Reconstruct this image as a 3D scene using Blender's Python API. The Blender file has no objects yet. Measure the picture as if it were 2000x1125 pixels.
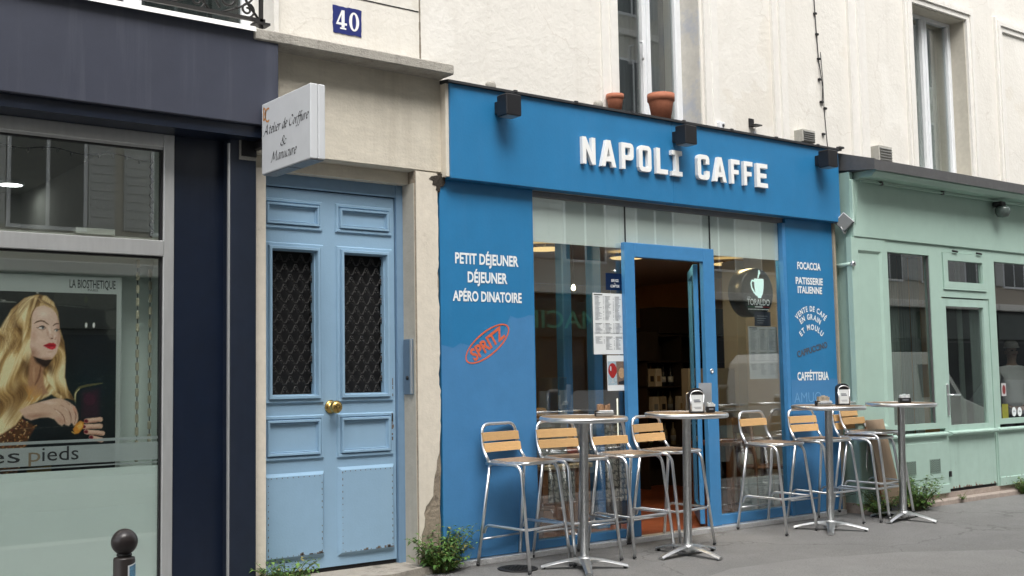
import bpy, bmesh, math, random
import numpy as np
from mathutils import Vector, Matrix
random.seed(7)
C = bpy.context.scene
col = C.collection
R = math.radians

# ------------------------------------------------------------------ camera
CAM = Vector((0.0, -7.2759, 1.41))
FW = Vector((0.61008751, 0.78825488, 0.08029612))
RT = Vector((0.79155025, -0.61085271, -0.01752621))
UP = Vector((-0.03523398, -0.07425094, 0.99661696))
FPX = 2232.33
cd = bpy.data.cameras.new('camera'); cam = bpy.data.objects.new('camera', cd); col.objects.link(cam)
cd.sensor_width = 36.0; cd.lens = FPX / 2000 * 36.0; cd.clip_end = 600; cd.clip_start = 0.05
m = Matrix((RT, UP, -FW)).transposed().to_4x4(); m.translation = CAM
cam.matrix_world = m
C.camera = cam

# ------------------------------------------------------------------ world, sun, exposure
SUN = Vector((-0.25, -0.62, 1.0)).normalized()
w = bpy.data.worlds.new('World'); C.world = w; w.use_nodes = True
nt = w.node_tree; bg = nt.nodes['Background']
sky = nt.nodes.new('ShaderNodeTexSky'); sky.sky_type = 'NISHITA'; sky.sun_disc = False
sky.sun_elevation = math.asin(SUN.z); sky.sun_rotation = math.atan2(SUN.x, SUN.y)
sky.dust_density = 4.0; sky.air_density = 1.0
hs = nt.nodes.new('ShaderNodeHueSaturation'); hs.inputs['Saturation'].default_value = 0.18
nt.links.new(sky.outputs[0], hs.inputs['Color']); nt.links.new(hs.outputs[0], bg.inputs[0])
bg.inputs[1].default_value = 0.15
ld = bpy.data.lights.new('sun', 'SUN'); ld.energy = 1.1; ld.angle = R(35); ld.color = (1, 0.965, 0.91)
sun = bpy.data.objects.new('sun', ld); col.objects.link(sun); sun.location = (0, -20, 30)
sun.rotation_euler = SUN.to_track_quat('Z', 'Y').to_euler()
C.view_settings.view_transform = 'Standard'; C.view_settings.look = 'None'
C.view_settings.exposure = 1.08; C.view_settings.gamma = 1.0
C.cycles.max_bounces = 8; C.cycles.transparent_max_bounces = 12
C.cycles.sample_clamp_indirect = 6.0
C.cycles.use_denoising = True

# ------------------------------------------------------------------ helpers
def P(px, py, Y):
    """point where the sight line through photo pixel (px, py) meets the vertical plane y = Y"""
    d = FW * FPX + RT * (px - 1000) + UP * (562.5 - py)
    return CAM + d * ((Y - CAM.y) / d.y)
def G(px, py, Z=0.0):
    d = FW * FPX + RT * (px - 1000) + UP * (562.5 - py)
    return CAM + d * ((Z - CAM.z) / d.z)
def PJ(x, y, z):
    q = Vector((x, y, z)) - CAM; k = q.dot(FW)
    return 1000 + FPX * q.dot(RT) / k, 562.5 - FPX * q.dot(UP) / k

def empty(name, loc=(0, 0, 0), rz=0.0):
    o = bpy.data.objects.new(name, None); col.objects.link(o); o.location = loc; o.rotation_euler = (0, 0, rz)
    o.empty_display_size = 0.1
    return o
def tag(o, label=None, cat=None, group=None, kind=None):
    if label: o['label'] = label
    if cat: o['category'] = cat
    if group: o['group'] = group
    if kind: o['kind'] = kind
    return o
def thing(name, label, cat, loc=(0, 0, 0), rz=0.0, group=None):
    return tag(empty(name, loc, rz), label, cat, group)
def copy_tree(o, parent=None):
    c = o.copy(); col.objects.link(c); c.parent = parent
    for ch in list(o.children): copy_tree(ch, c)
    return c

class MB:
    def __init__(s): s.v = []; s.f = []; s.sm = []
    def add(s, vs, fs, smooth=False):
        n = len(s.v); s.v += [tuple(v) for v in vs]; s.f += [tuple(i + n for i in f) for f in fs]; s.sm += [smooth] * len(fs); return s
    def box(s, x0, x1, y0, y1, z0, z1, b=0.0):
        if x0 > x1: x0, x1 = x1, x0
        if y0 > y1: y0, y1 = y1, y0
        if z0 > z1: z0, z1 = z1, z0
        if b <= 0:
            return s.add([(x0,y0,z0),(x1,y0,z0),(x1,y1,z0),(x0,y1,z0),(x0,y0,z1),(x1,y0,z1),(x1,y1,z1),(x0,y1,z1)],
                  [(0,3,2,1),(4,5,6,7),(0,1,5,4),(1,2,6,5),(2,3,7,6),(3,0,4,7)])
        b = min(b, .45*(x1-x0), .45*(y1-y0), .45*(z1-z0))
        bm = bmesh.new(); bmesh.ops.create_cube(bm, size=1)
        for v in bm.verts:
            v.co = Vector((x0 if v.co.x < 0 else x1, y0 if v.co.y < 0 else y1, z0 if v.co.z < 0 else z1))
        bmesh.ops.bevel(bm, geom=bm.edges[:], offset=b, segments=1, affect='EDGES')
        return s.bm(bm)
    def bm(s, bm, smooth=False):
        bm.verts.ensure_lookup_table(); bm.verts.index_update()
        s.add([v.co[:] for v in bm.verts], [[v.index for v in f.verts] for f in bm.faces], smooth); bm.free(); return s
    def tube(s, pts, r, n=10, closed=False, cap=True):
        pts = [Vector(p) for p in pts]; k = len(pts); rr = r if isinstance(r, (list, tuple)) else [r] * k
        vs = []; up = None
        for i, p in enumerate(pts):
            if closed: t = pts[(i+1) % k] - pts[i-1]
            else: t = pts[min(i+1, k-1)] - pts[max(i-1, 0)]
            t.normalize()
            if up is None:
                up = Vector((0, 0, 1)) if abs(t.z) < .9 else Vector((1, 0, 0))
            a = t.cross(up); 
            if a.length < 1e-6: a = t.orthogonal()
            a.normalize(); up = a.cross(t); up.normalize()
            for j in range(n):
                th = 2*math.pi*j/n; vs.append(p + (a*math.cos(th) + up*math.sin(th)) * rr[i])
        fs = []
        for i in range(k if closed else k-1):
            for j in range(n):
                a0 = i*n+j; a1 = i*n+(j+1) % n; b0 = ((i+1) % k)*n+j; b1 = ((i+1) % k)*n+(j+1) % n
                fs.append((a0, b0, b1, a1))
        s.add(vs, fs, True)
        if cap and not closed:
            m0 = len(s.v) - k*n
            s.f.append(tuple(m0+j for j in range(n))); s.sm.append(False)
            s.f.append(tuple(m0+(k-1)*n+j for j in reversed(range(n)))); s.sm.append(False)
        return s
    def lathe(s, prof, n=24, c=(0, 0, 0), axis='z'):
        vs = []; 
        for r_, z_ in prof:
            for j in range(n):
                th = 2*math.pi*j/n; x, y = r_*math.cos(th), r_*math.sin(th)
                vs.append((c[0]+x, c[1]+y, c[2]+z_) if axis == 'z' else (c[0]+x, c[1]+z_, c[2]-y) if axis == 'y' else (c[0]+z_, c[1]+x, c[2]+y))
        fs = []
        for i in range(len(prof)-1):
            for j in range(n): fs.append((i*n+j, i*n+(j+1) % n, (i+1)*n+(j+1) % n, (i+1)*n+j))
        m0 = len(s.v); s.add(vs, fs, True)
        if prof[0][0] > 1e-4 and abs(prof[0][0]-prof[-1][0]) < 1e-4: return s          # a ring: no end caps
        s.f.append(tuple(m0+j for j in reversed(range(n)))); s.sm.append(False)
        s.f.append(tuple(m0+(len(prof)-1)*n+j for j in range(n))); s.sm.append(False)
        return s
    def prism(s, poly, a0, a1, axis='y'):
        """polygon (u, w) swept along axis from a0 to a1; axis y: u=x w=z, axis x: u=y w=z, axis z: u=x w=y"""
        def mk(u, w_, a): return (u, a, w_) if axis == 'y' else (a, u, w_) if axis == 'x' else (u, w_, a)
        n = len(poly)
        vs = [mk(u, w_, a0) for u, w_ in poly] + [mk(u, w_, a1) for u, w_ in poly]
        fs = [tuple(range(n)), tuple(reversed(range(n, 2*n)))] + [(i, (i+1) % n, n+(i+1) % n, n+i)[::-1] for i in range(n)]
        return s.add(vs, fs)
    def build(s, name, mat, parent=None, fix=True):
        me = bpy.data.meshes.new(name); me.from_pydata(s.v, [], s.f); me.update()
        me.polygons.foreach_set('use_smooth', s.sm)
        if fix:
            bm = bmesh.new(); bm.from_mesh(me); bmesh.ops.recalc_face_normals(bm, faces=bm.faces); bm.to_mesh(me); bm.free()
        me.materials.append(mat)
        o = bpy.data.objects.new(name, me); col.objects.link(o)
        if parent: o.parent = parent
        return o

def arc(c, r, a0, a1, n, plane='xz'):
    out = []
    for i in range(n+1):
        a = R(a0 + (a1-a0)*i/n); u, v = r*math.cos(a), r*math.sin(a)
        out.append((c[0]+u, c[1], c[2]+v) if plane == 'xz' else (c[0]+u, c[1]+v, c[2]) if plane == 'xy' else (c[0], c[1]+u, c[2]+v))
    return out
def rounded(pts, rad, n=5):
    """polyline with its inner corners rounded"""
    pts = [Vector(p) for p in pts]; out = [pts[0]]
    for i in range(1, len(pts)-1):
        p, a, b = pts[i], pts[i-1], pts[i+1]
        r_ = min(rad, (a-p).length*.49, (b-p).length*.49)
        q0 = p + (a-p).normalized()*r_; q1 = p + (b-p).normalized()*r_
        for k in range(n+1):
            t = k/n; out.append(q0*(1-t)**2 + p*2*t*(1-t) + q1*t*t)
    return out + [pts[-1]]

# ------------------------------------------------------------------ materials
MATS = {}
def mat(name, colr, rough=0.6, metal=0.0, var=0.0, scale=6.0, bump=0.0, bscale=60.0, spec=0.5, streak=0.0, scol=None, stretch=(1, 1, 1),
        dirt=None, emit=None, estr=0.0, trans=0.0, coat=0.0):
    """principled material with procedural colour variation, optional streaks, dirt and bump (object space)"""
    mt = bpy.data.materials.new(name); mt.use_nodes = True; n = mt.node_tree; b = n.nodes['Principled BSDF']
    b.inputs['Roughness'].default_value = rough; b.inputs['Metallic'].default_value = metal
    b.inputs['Specular IOR Level'].default_value = spec
    if coat: b.inputs['Coat Weight'].default_value = coat
    if trans: b.inputs['Transmission Weight'].default_value = trans
    tc = n.nodes.new('ShaderNodeTexCoord'); out = None
    rgb = n.nodes.new('ShaderNodeRGB'); rgb.outputs[0].default_value = (*colr, 1); cur = rgb.outputs[0]
    def noise(sc, st=(1, 1, 1), det=5, rgh=.6, off=0):
        mp = n.nodes.new('ShaderNodeMapping'); mp.inputs['Scale'].default_value = st; mp.inputs['Location'].default_value = (off, off*.7, off*1.3)
        n.links.new(tc.outputs['Object'], mp.inputs[0])
        t = n.nodes.new('ShaderNodeTexNoise'); t.inputs['Scale'].default_value = sc; t.inputs['Detail'].default_value = det
        t.inputs['Roughness'].default_value = rgh; n.links.new(mp.outputs[0], t.inputs['Vector']); return t.outputs['Fac']
    def ramp(src, lo, hi):
        rm = n.nodes.new('ShaderNodeMapRange'); rm.inputs['From Min'].default_value = lo; rm.inputs['From Max'].default_value = hi
        n.links.new(src, rm.inputs['Value']); return rm.outputs[0]
    def mix(fac, a, bcol, mode='MIX', k=1.0):
        mx = n.nodes.new('ShaderNodeMix'); mx.data_type = 'RGBA'; mx.blend_type = mode
        if k != 1.0:
            mm = n.nodes.new('ShaderNodeMath'); mm.operation = 'MULTIPLY'; mm.inputs[1].default_value = k; n.links.new(fac, mm.inputs[0]); fac = mm.outputs[0]
        n.links.new(fac, mx.inputs['Factor']); n.links.new(a, mx.inputs['A'])
        if isinstance(bcol, tuple): mx.inputs['B'].default_value = (*bcol, 1)
        else: n.links.new(bcol, mx.inputs['B'])
        return mx.outputs['Result']
    if var:
        f = ramp(noise(scale, stretch), .3, .7)
        cur = mix(f, cur, tuple(min(1, c*(1+var)) for c in colr))
        cur = mix(ramp(noise(scale*3.7, stretch, off=5), .35, .75), cur, tuple(c*(1-var) for c in colr), k=.7)
    if streak:
        f = ramp(noise(1.0, (9, 9, .45), 6, .65, 3), .52, .75)
        cur = mix(f, cur, scol or tuple(c*.6 for c in colr), k=streak)
    if dirt:   # (colour, amount, scale, threshold)
        f = ramp(noise(dirt[2], (1, 1, 1), 8, .7, 11), dirt[3], dirt[3]+.1)
        cur = mix(f, cur, dirt[0], k=dirt[1])
    n.links.new(cur, b.inputs['Base Color'])
    if rough > .2 and var:
        f = noise(scale*2, off=8); mr = n.nodes.new('ShaderNodeMapRange'); mr.inputs['To Min'].default_value = rough*.8; mr.inputs['To Max'].default_value = min(1, rough*1.2)
        n.links.new(f, mr.inputs['Value']); n.links.new(mr.outputs[0], b.inputs['Roughness'])
    if bump:
        bp = n.nodes.new('ShaderNodeBump'); bp.inputs['Strength'].default_value = min(1, bump); bp.inputs['Distance'].default_value = .01
        n.links.new(noise(bscale, det=6), bp.inputs['Height']); n.links.new(bp.outputs[0], b.inputs['Normal'])
    if emit:
        b.inputs['Emission Color'].default_value = (*emit, 1); b.inputs['Emission Strength'].default_value = estr
    MATS[name] = mt
    return mt
def glass(name, tint=(1, 1, 1), ior=1.5, refl=1.0, rough=0.0):
    mt = bpy.data.materials.new(name); mt.use_nodes = True; n = mt.node_tree; n.nodes.remove(n.nodes['Principled BSDF'])
    tr = n.nodes.new('ShaderNodeBsdfTransparent'); tr.inputs[0].default_value = (*tint, 1)
    gl = n.nodes.new('ShaderNodeBsdfGlossy'); gl.inputs['Roughness'].default_value = rough; gl.inputs[0].default_value = (1, 1, 1, 1)
    lw = n.nodes.new('ShaderNodeLayerWeight'); lw.inputs[0].default_value = .5
    pw = n.nodes.new('ShaderNodeMath'); pw.operation = 'POWER'; pw.inputs[1].default_value = 5; n.links.new(lw.outputs['Facing'], pw.inputs[0])
    mm = n.nodes.new('ShaderNodeMath'); mm.operation = 'MULTIPLY_ADD'; mm.inputs[1].default_value = .96*refl; mm.inputs[2].default_value = .042*refl; mm.use_clamp = True
    n.links.new(pw.outputs[0], mm.inputs[0])
    mx = n.nodes.new('ShaderNodeMixShader'); n.links.new(mm.outputs[0], mx.inputs[0]); n.links.new(tr.outputs[0], mx.inputs[1]); n.links.new(gl.outputs[0], mx.inputs[2])
    n.links.new(mx.outputs[0], n.nodes['Material Output'].inputs[0]); return mt
def film(name, colr, alpha):
    mt = bpy.data.materials.new(name); mt.use_nodes = True; n = mt.node_tree; b = n.nodes['Principled BSDF']
    b.inputs['Base Color'].default_value = (*colr, 1); b.inputs['Alpha'].default_value = alpha; b.inputs['Roughness'].default_value = .55
    return mt
def emitter(name, colr, s):
    mt = bpy.data.materials.new(name); mt.use_nodes = True; n = mt.node_tree; b = n.nodes['Principled BSDF']
    b.inputs['Base Color'].default_value = (.8, .8, .8, 1); b.inputs['Emission Color'].default_value = (*colr, 1); b.inputs['Emission Strength'].default_value = s
    return mt
def vcol(name, rough=.5):
    mt = bpy.data.materials.new(name); mt.use_nodes = True; n = mt.node_tree; b = n.nodes['Principled BSDF']
    a = n.nodes.new('ShaderNodeVertexColor'); a.layer_name = 'print'; n.links.new(a.outputs[0], b.inputs['Base Color']); b.inputs['Roughness'].default_value = rough
    return mt

M_cream = mat('cream_plaster', (.735, .705, .64), .85, var=.06, scale=1.6, bump=.5, bscale=28, streak=.22, scol=(.52, .47, .38), dirt=((.40, .36, .30), .35, 3.2, .66))
M_cream2 = mat('cream_render', (.725, .70, .645), .85, var=.05, scale=1.1, bump=.55, bscale=22, streak=.20, scol=(.50, .46, .39), dirt=((.42, .38, .32), .3, 2.4, .68))
def wall_detail(mt, crack, seed):
    n = mt.node_tree; b = n.nodes['Principled BSDF']; src = b.inputs['Base Color'].links[0].from_socket; tc = n.nodes.new('ShaderNodeTexCoord')
    mp = n.nodes.new('ShaderNodeMapping'); mp.inputs['Location'].default_value = (seed, seed*.3, seed*.7); n.links.new(tc.outputs['Object'], mp.inputs[0])
    def mixin(cur, fac, c):
        mx = n.nodes.new('ShaderNodeMix'); mx.data_type = 'RGBA'; n.links.new(fac, mx.inputs['Factor']); n.links.new(cur, mx.inputs['A']); mx.inputs['B'].default_value = (*c, 1); return mx.outputs['Result']
    def rng_(sock, a, b_, c=0, d=1):
        r = n.nodes.new('ShaderNodeMapRange'); r.inputs['From Min'].default_value = a; r.inputs['From Max'].default_value = b_; r.inputs['To Min'].default_value = c; r.inputs['To Max'].default_value = d; n.links.new(sock, r.inputs['Value']); return r.outputs[0]
    wob = n.nodes.new('ShaderNodeTexNoise'); wob.inputs['Scale'].default_value = 2.2; wob.inputs['Detail'].default_value = 8; n.links.new(mp.outputs[0], wob.inputs['Vector'])
    big = n.nodes.new('ShaderNodeTexNoise'); big.inputs['Scale'].default_value = .8; big.inputs['Detail'].default_value = 10; big.inputs['Roughness'].default_value = .55; n.links.new(mp.outputs[0], big.inputs['Vector'])
    cur = mixin(src, rng_(big.outputs['Fac'], .56, .575, 0, .30), (.84, .82, .77)); cur = mixin(cur, rng_(big.outputs['Fac'], .40, .385, 0, .22), (.58, .52, .42))
    vm = n.nodes.new('ShaderNodeVectorMath'); vm.operation = 'MULTIPLY_ADD'; vm.inputs[1].default_value = (.6, .6, .6); n.links.new(wob.outputs['Color'], vm.inputs[0]); n.links.new(mp.outputs[0], vm.inputs[2])
    ck = n.nodes.new('ShaderNodeTexVoronoi'); ck.feature = 'DISTANCE_TO_EDGE'; ck.inputs['Scale'].default_value = crack; n.links.new(vm.outputs[0], ck.inputs['Vector'])
    cur = mixin(cur, rng_(ck.outputs['Distance'], .003, .001, 0, .22), (.40, .35, .28)); n.links.new(cur, b.inputs['Base Color'])
wall_detail(M_cream, .5, 3); wall_detail(M_cream2, .42, 8)
M_mould = mat('plaster_moulding', (.745, .725, .68), .8, var=.07, scale=5, bump=.35, bscale=40, streak=.25, scol=(.50, .46, .40), dirt=((.35, .31, .26), .45, 6, .68))
M_lintel = mat('beige_lintel', (.59, .545, .455), .85, var=.13, scale=4, bump=.5, bscale=50, streak=.3, scol=(.33, .28, .21), dirt=((.27, .23, .17), .5, 3, .62), stretch=(.6, 1, 2))
M_pier = mat('worn_pier', (.66, .605, .51), .9, var=.10, scale=5, bump=.3, bscale=45, streak=.3, scol=(.42, .36, .28), dirt=((.30, .25, .19), .7, 3.4, .62))
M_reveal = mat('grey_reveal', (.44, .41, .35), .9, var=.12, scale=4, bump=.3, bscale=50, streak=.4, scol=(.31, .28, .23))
M_ledge = mat('weathered_stone', (.36, .34, .30), .95, var=.22, scale=9, bump=.8, bscale=70, streak=.5, scol=(.17, .16, .14), dirt=((.14, .13, .11), .5, 9, .58))
M_dark = mat('black_void', (.006, .006, .007), .8)
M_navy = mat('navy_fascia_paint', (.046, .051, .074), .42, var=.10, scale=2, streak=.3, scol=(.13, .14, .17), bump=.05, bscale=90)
M_navyd = mat('shaded_navy_paint', (.005, .010, .024), .35, var=.2, scale=3, streak=.2, scol=(.03, .036, .055))  # darker navy copy: the shade of the recess is put into the colour
M_alu = mat('brushed_window_frame', (.52, .53, .53), .38, .55, var=.1, scale=8, stretch=(1, 1, .2))
M_chrome = mat('polished_aluminium', (.82, .83, .84), .30, 1.0, var=.08, scale=14)
M_cast = mat('cast_aluminium', (.62, .63, .63), .36, 1.0, var=.16, scale=16, bump=.15, bscale=120)
M_blue = mat('blue_shop_paint', (.024, .182, .39), .36, var=.09, scale=1.3, streak=.28, scol=(.05, .20, .41), dirt=((.018, .115, .27), .45, 2.2, .64), bump=.10, bscale=45)
M_bluep = mat('repainted_blue_patch', (.055, .205, .425), .5, var=.09, scale=2, streak=.2, scol=(.07, .23, .45), dirt=((.035, .15, .33), .4, 2.6, .63), bump=.1, bscale=45)
M_bluef = mat('blue_door_frame', (.055, .222, .46), .33, var=.08, scale=4, dirt=((.04, .15, .32), .4, 5, .66))
M_black = mat('black_metal', (.012, .012, .014), .42, var=.2, scale=10)
M_white = mat('white_letter_paint', (.86, .86, .84), .4)
M_vinyl = mat('white_vinyl', (.82, .85, .86), .45)
M_orange = mat('orange_vinyl', (.62, .13, .06), .5)
M_darkvinyl = mat('faded_dark_vinyl', (.075, .09, .115), .5, var=.3, scale=30)
M_ghost = mat('ghost_lettering', (.16, .36, .60), .5, var=.2, scale=25)
M_teal = mat('teal_paint', (.385, .535, .465), .45, var=.06, scale=1.8, streak=.2, scol=(.33, .47, .41), bump=.08, bscale=60, dirt=((.36, .48, .42), .3, 4, .64))
M_tealb = mat('teal_base_paint', (.395, .545, .48), .5, var=.07, scale=3, streak=.3, scol=(.22, .33, .28), dirt=((.20, .25, .21), .6, 5, .66))
M_zinc = mat('dark_zinc', (.125, .125, .127), .5, .4, var=.15, scale=5)
M_door = mat('pale_blue_door_paint', (.265, .415, .56), .42, var=.05, scale=2.2, streak=.25, scol=(.31, .46, .60), bump=.12, bscale=70, dirt=((.14, .24, .36), .5, 7, .70))
M_chip = mat('chipped_paint', (.14, .115, .095), .8, var=.3, scale=30)
M_doorf = mat('blue_grey_door_frame', (.17, .28, .41), .45, var=.08, scale=3, streak=.25, scol=(.11, .19, .29))
M_brass = mat('aged_brass', (.50, .34, .12), .28, 1.0, var=.2, scale=20)
M_iron = mat('black_cast_iron', (.018, .017, .016), .5, .1, var=.3, scale=30)
M_terra = mat('terracotta', (.37, .13, .07), .75, var=.18, scale=14, bump=.2, bscale=90, dirt=((.42, .30, .22), .4, 12, .62))
M_asph = mat('asphalt', (.205, .202, .196), .92, var=.16, scale=.9, bump=.9, bscale=260, dirt=((.145, .142, .137), .45, 1.6, .58))
def asphalt_detail(mt, crack):
    n = mt.node_tree; b = n.nodes['Principled BSDF']; src = b.inputs['Base Color'].links[0].from_socket; tc = n.nodes.new('ShaderNodeTexCoord')
    def mixin(cur, fac, c):
        mx = n.nodes.new('ShaderNodeMix'); mx.data_type = 'RGBA'; n.links.new(fac, mx.inputs['Factor']); n.links.new(cur, mx.inputs['A']); mx.inputs['B'].default_value = (*c, 1); return mx.outputs['Result']
    def rng_(sock, a, b_, c=0, d=1):
        r = n.nodes.new('ShaderNodeMapRange'); r.inputs['From Min'].default_value = a; r.inputs['From Max'].default_value = b_; r.inputs['To Min'].default_value = c; r.inputs['To Max'].default_value = d; n.links.new(sock, r.inputs['Value']); return r.outputs[0]
    def voro(sc, feat='F1'):
        v = n.nodes.new('ShaderNodeTexVoronoi'); v.feature = feat; v.inputs['Scale'].default_value = sc; n.links.new(tc.outputs['Object'], v.inputs['Vector']); return v
    ns_ = n.nodes.new('ShaderNodeTexNoise'); ns_.inputs['Scale'].default_value = 95; ns_.inputs['Detail'].default_value = 3; n.links.new(tc.outputs['Object'], ns_.inputs['Vector'])
    cur = mixin(src, rng_(ns_.outputs['Fac'], .52, .72, 0, .38), (.33, .325, .315)); cur = mixin(cur, rng_(ns_.outputs['Fac'], .46, .30, 0, .45), (.09, .088, .085))
    g_ = voro(5.5); cur = mixin(cur, rng_(g_.outputs['Distance'], .055, .045, 0, .5), (.085, .083, .08))
    wob = n.nodes.new('ShaderNodeTexNoise'); wob.inputs['Scale'].default_value = 3; wob.inputs['Detail'].default_value = 8; n.links.new(tc.outputs['Object'], wob.inputs['Vector'])
    vm = n.nodes.new('ShaderNodeVectorMath'); vm.operation = 'MULTIPLY_ADD'; vm.inputs[1].default_value = (.5, .5, .5); n.links.new(wob.outputs['Color'], vm.inputs[0]); n.links.new(tc.outputs['Object'], vm.inputs[2])
    ck = voro(crack, 'DISTANCE_TO_EDGE'); n.links.new(vm.outputs[0], ck.inputs['Vector']); cur = mixin(cur, rng_(ck.outputs['Distance'], .006, .002, 0, .38), (.06, .058, .055))
    sp = n.nodes.new('ShaderNodeSeparateXYZ'); n.links.new(tc.outputs['Object'], sp.inputs[0]); ad = n.nodes.new('ShaderNodeMath'); ad.operation = 'MULTIPLY_ADD'; ad.inputs[1].default_value = .5; n.links.new(wob.outputs['Fac'], ad.inputs[0]); n.links.new(sp.outputs[1], ad.inputs[2])
    cur = mixin(cur, rng_(ad.outputs[0], .10, .26, 0, .65), (.075, .07, .062))
    n.links.new(cur, b.inputs['Base Color'])
asphalt_detail(M_asph, .45)
M_asph2 = mat('lighter_asphalt', (.25, .246, .238), .93, var=.13, scale=1.1, bump=.9, bscale=240, dirt=((.175, .17, .163), .5, 2, .6))
asphalt_detail(M_asph2, .3)
M_conc = mat('stained_concrete', (.34, .31, .265), .95, var=.2, scale=5, bump=.8, bscale=60, dirt=((.13, .12, .10), .75, 4, .55))
M_road = mat('road_asphalt', (.07, .07, .07), .9, var=.2, scale=1.2, bump=.8, bscale=200)
M_kerb = mat('granite_kerb', (.33, .32, .30), .85, var=.2, scale=30)
M_glass = glass('window_glass', (.93, .96, .95), 1.5, 2.9)
M_glassd = glass('dark_window_glass', (.55, .58, .58), 1.52, 1.25)
M_pvc = mat('white_window_frame', (.74, .76, .78), .35, var=.05, scale=6)
M_wood = mat('golden_slat_wood', (.61, .375, .165), .5, var=.2, scale=7, stretch=(2, 14, 14), bump=.1, bscale=80)
M_wood2 = mat('weathered_slat_wood', (.23, .16, .105), .6, var=.25, scale=7, stretch=(14, 2, 14), bump=.15, bscale=80)
M_wood3 = mat('brown_chair_wood', (.15, .062, .025), .45, var=.3, scale=6, stretch=(8, 8, 1))
def per_object_tone(mt, lo, hi):
    n = mt.node_tree; b = n.nodes['Principled BSDF']; src = b.inputs['Base Color'].links[0].from_socket; oi = n.nodes.new('ShaderNodeObjectInfo'); r = n.nodes.new('ShaderNodeMapRange'); r.inputs['To Min'].default_value = lo; r.inputs['To Max'].default_value = hi
    n.links.new(oi.outputs['Random'], r.inputs['Value']); h = n.nodes.new('ShaderNodeHueSaturation'); n.links.new(r.outputs[0], h.inputs['Value']); n.links.new(src, h.inputs['Color']); n.links.new(h.outputs[0], b.inputs['Base Color'])
per_object_tone(M_wood, .78, 1.12); per_object_tone(M_wood2, .8, 1.3)
M_board = mat('raw_board', (.33, .24, .16), .75, var=.15, scale=4, stretch=(6, 6, 1), streak=.3)
M_paper = mat('white_paper', (.70, .73, .73), .6, var=.03, scale=5)
M_ink = mat('grey_ink', (.22, .24, .27), .7)
M_inkd = mat('black_ink', (.015, .015, .018), .6)
M_signw = mat('sign_acrylic', (.62, .64, .66), .35, var=.04, scale=3, streak=.15, scol=(.5, .52, .52))
M_signe = mat('sign_edge', (.66, .70, .74), .4, var=.06, scale=8)
M_leaf = [mat('leaf_green_%s' % k, c, .5, var=.35, scale=25) for k, c in (('mid', (.075, .16, .03)), ('light', (.13, .24, .05)), ('deep', (.04, .095, .022)), ('yellowed', (.22, .21, .06)))]
M_stem = mat('plant_stem', (.12, .14, .04), .7)
M_mint = mat('mint_board', (.66, .73, .69), .7, var=.03, scale=2)
M_chk = mat('tread_plate', (.78, .78, .78), .35, .85, var=.2, scale=40, bump=1.0, bscale=130)
M_sticker = mat('sticker_print', (.12, .28, .42), .4, var=.8, scale=60)

# ------------------------------------------------------------------ text
def text_mesh(body, bold=0.0, shear=0.0):
    cu = bpy.data.curves.new('t', 'FONT'); cu.body = body; cu.size = 1.0; cu.offset = bold; cu.shear = shear; cu.resolution_u = 3
    o = bpy.data.objects.new('t', cu); col.objects.link(o)
    dg = bpy.context.evaluated_depsgraph_get(); dg.update()
    me = bpy.data.meshes.new_from_object(o.evaluated_get(dg))
    vs = [v.co.copy() for v in me.vertices]; fs = [tuple(p.vertices) for p in me.polygons]
    bpy.data.objects.remove(o); bpy.data.curves.remove(cu); bpy.data.meshes.remove(me)
    return vs, fs
CAPH = max(v.y for v in text_mesh('H')[0])
def text_on(mb, body, x0, x1, zb, cap, y, bold=0.0, shear=0.0, rot=0.0, face='front', fit=True, chrw=None):
    """flat lettering on the plane y = const (face front) between x0 and x1, baseline zb, capital height cap"""
    vs, fs = text_mesh(body, bold, shear)
    a = min(v.x for v in vs); b = max(v.x for v in vs); sy = cap / CAPH
    sx = (x1-x0)/(b-a)
    cx, cz = (x0+x1)/2, zb+cap/2
    out = []
    for v in vs:
        px, pz = x0+(v.x-a)*sx, zb+v.y*sy
        if rot:
            dx, dz = px-cx, pz-cz; px = cx+dx*math.cos(rot)-dz*math.sin(rot); pz = cz+dx*math.sin(rot)+dz*math.cos(rot)
        out.append((px, y, pz))
    mb.add(out, fs); return mb
def text_arc(mb, body, cx, cz, rad, width, cap, y, bold=0.02):
    """lettering along an arc whose centre lies below at (cx, cz)"""
    adv = []; x = 0
    for ch in body:
        if ch == ' ': adv.append(None); x += .42; continue
        vs, fs = text_mesh(ch, bold); a = min(v.x for v in vs); b = max(v.x for v in vs)
        adv.append((vs, fs, a, b, x)); x += (b-a)+.11
    x -= .11; sx = width/x; sy = cap/CAPH
    for q in adv:
        if q is None: continue
        vs, fs, a, b, x0 = q; mid = (x0+(b-a)/2)*sx - width/2; th = mid/rad
        out = []
        for v in vs:
            lx, lz = (v.x-(a+b)/2)*sx, v.y*sy
            rx = (rad+lz)*math.sin(th)+lx*math.cos(th); rz = (rad+lz)*math.cos(th)-lx*math.sin(th)
            out.append((cx+rx, y, cz+rz))
        mb.add(out, fs)
    return mb
def ring2d(mb, cx, cz, a, b, wdt, y, rot=0.0, n=48):
    vs = []
    for i in range(n):
        t = 2*math.pi*i/n
        for k in (0, 1):
            u, v = (a-k*wdt)*math.cos(t), (b-k*wdt)*math.sin(t)
            vs.append((cx+u*math.cos(rot)-v*math.sin(rot), y, cz+u*math.sin(rot)+v*math.cos(rot)))
    mb.add(vs, [(2*i, 2*((i+1) % n), 2*((i+1) % n)+1, 2*i+1) for i in range(n)])
def poly2d(mb, pts, y): mb.add([(x, y, z) for x, z in pts], [tuple(range(len(pts)))])
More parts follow.
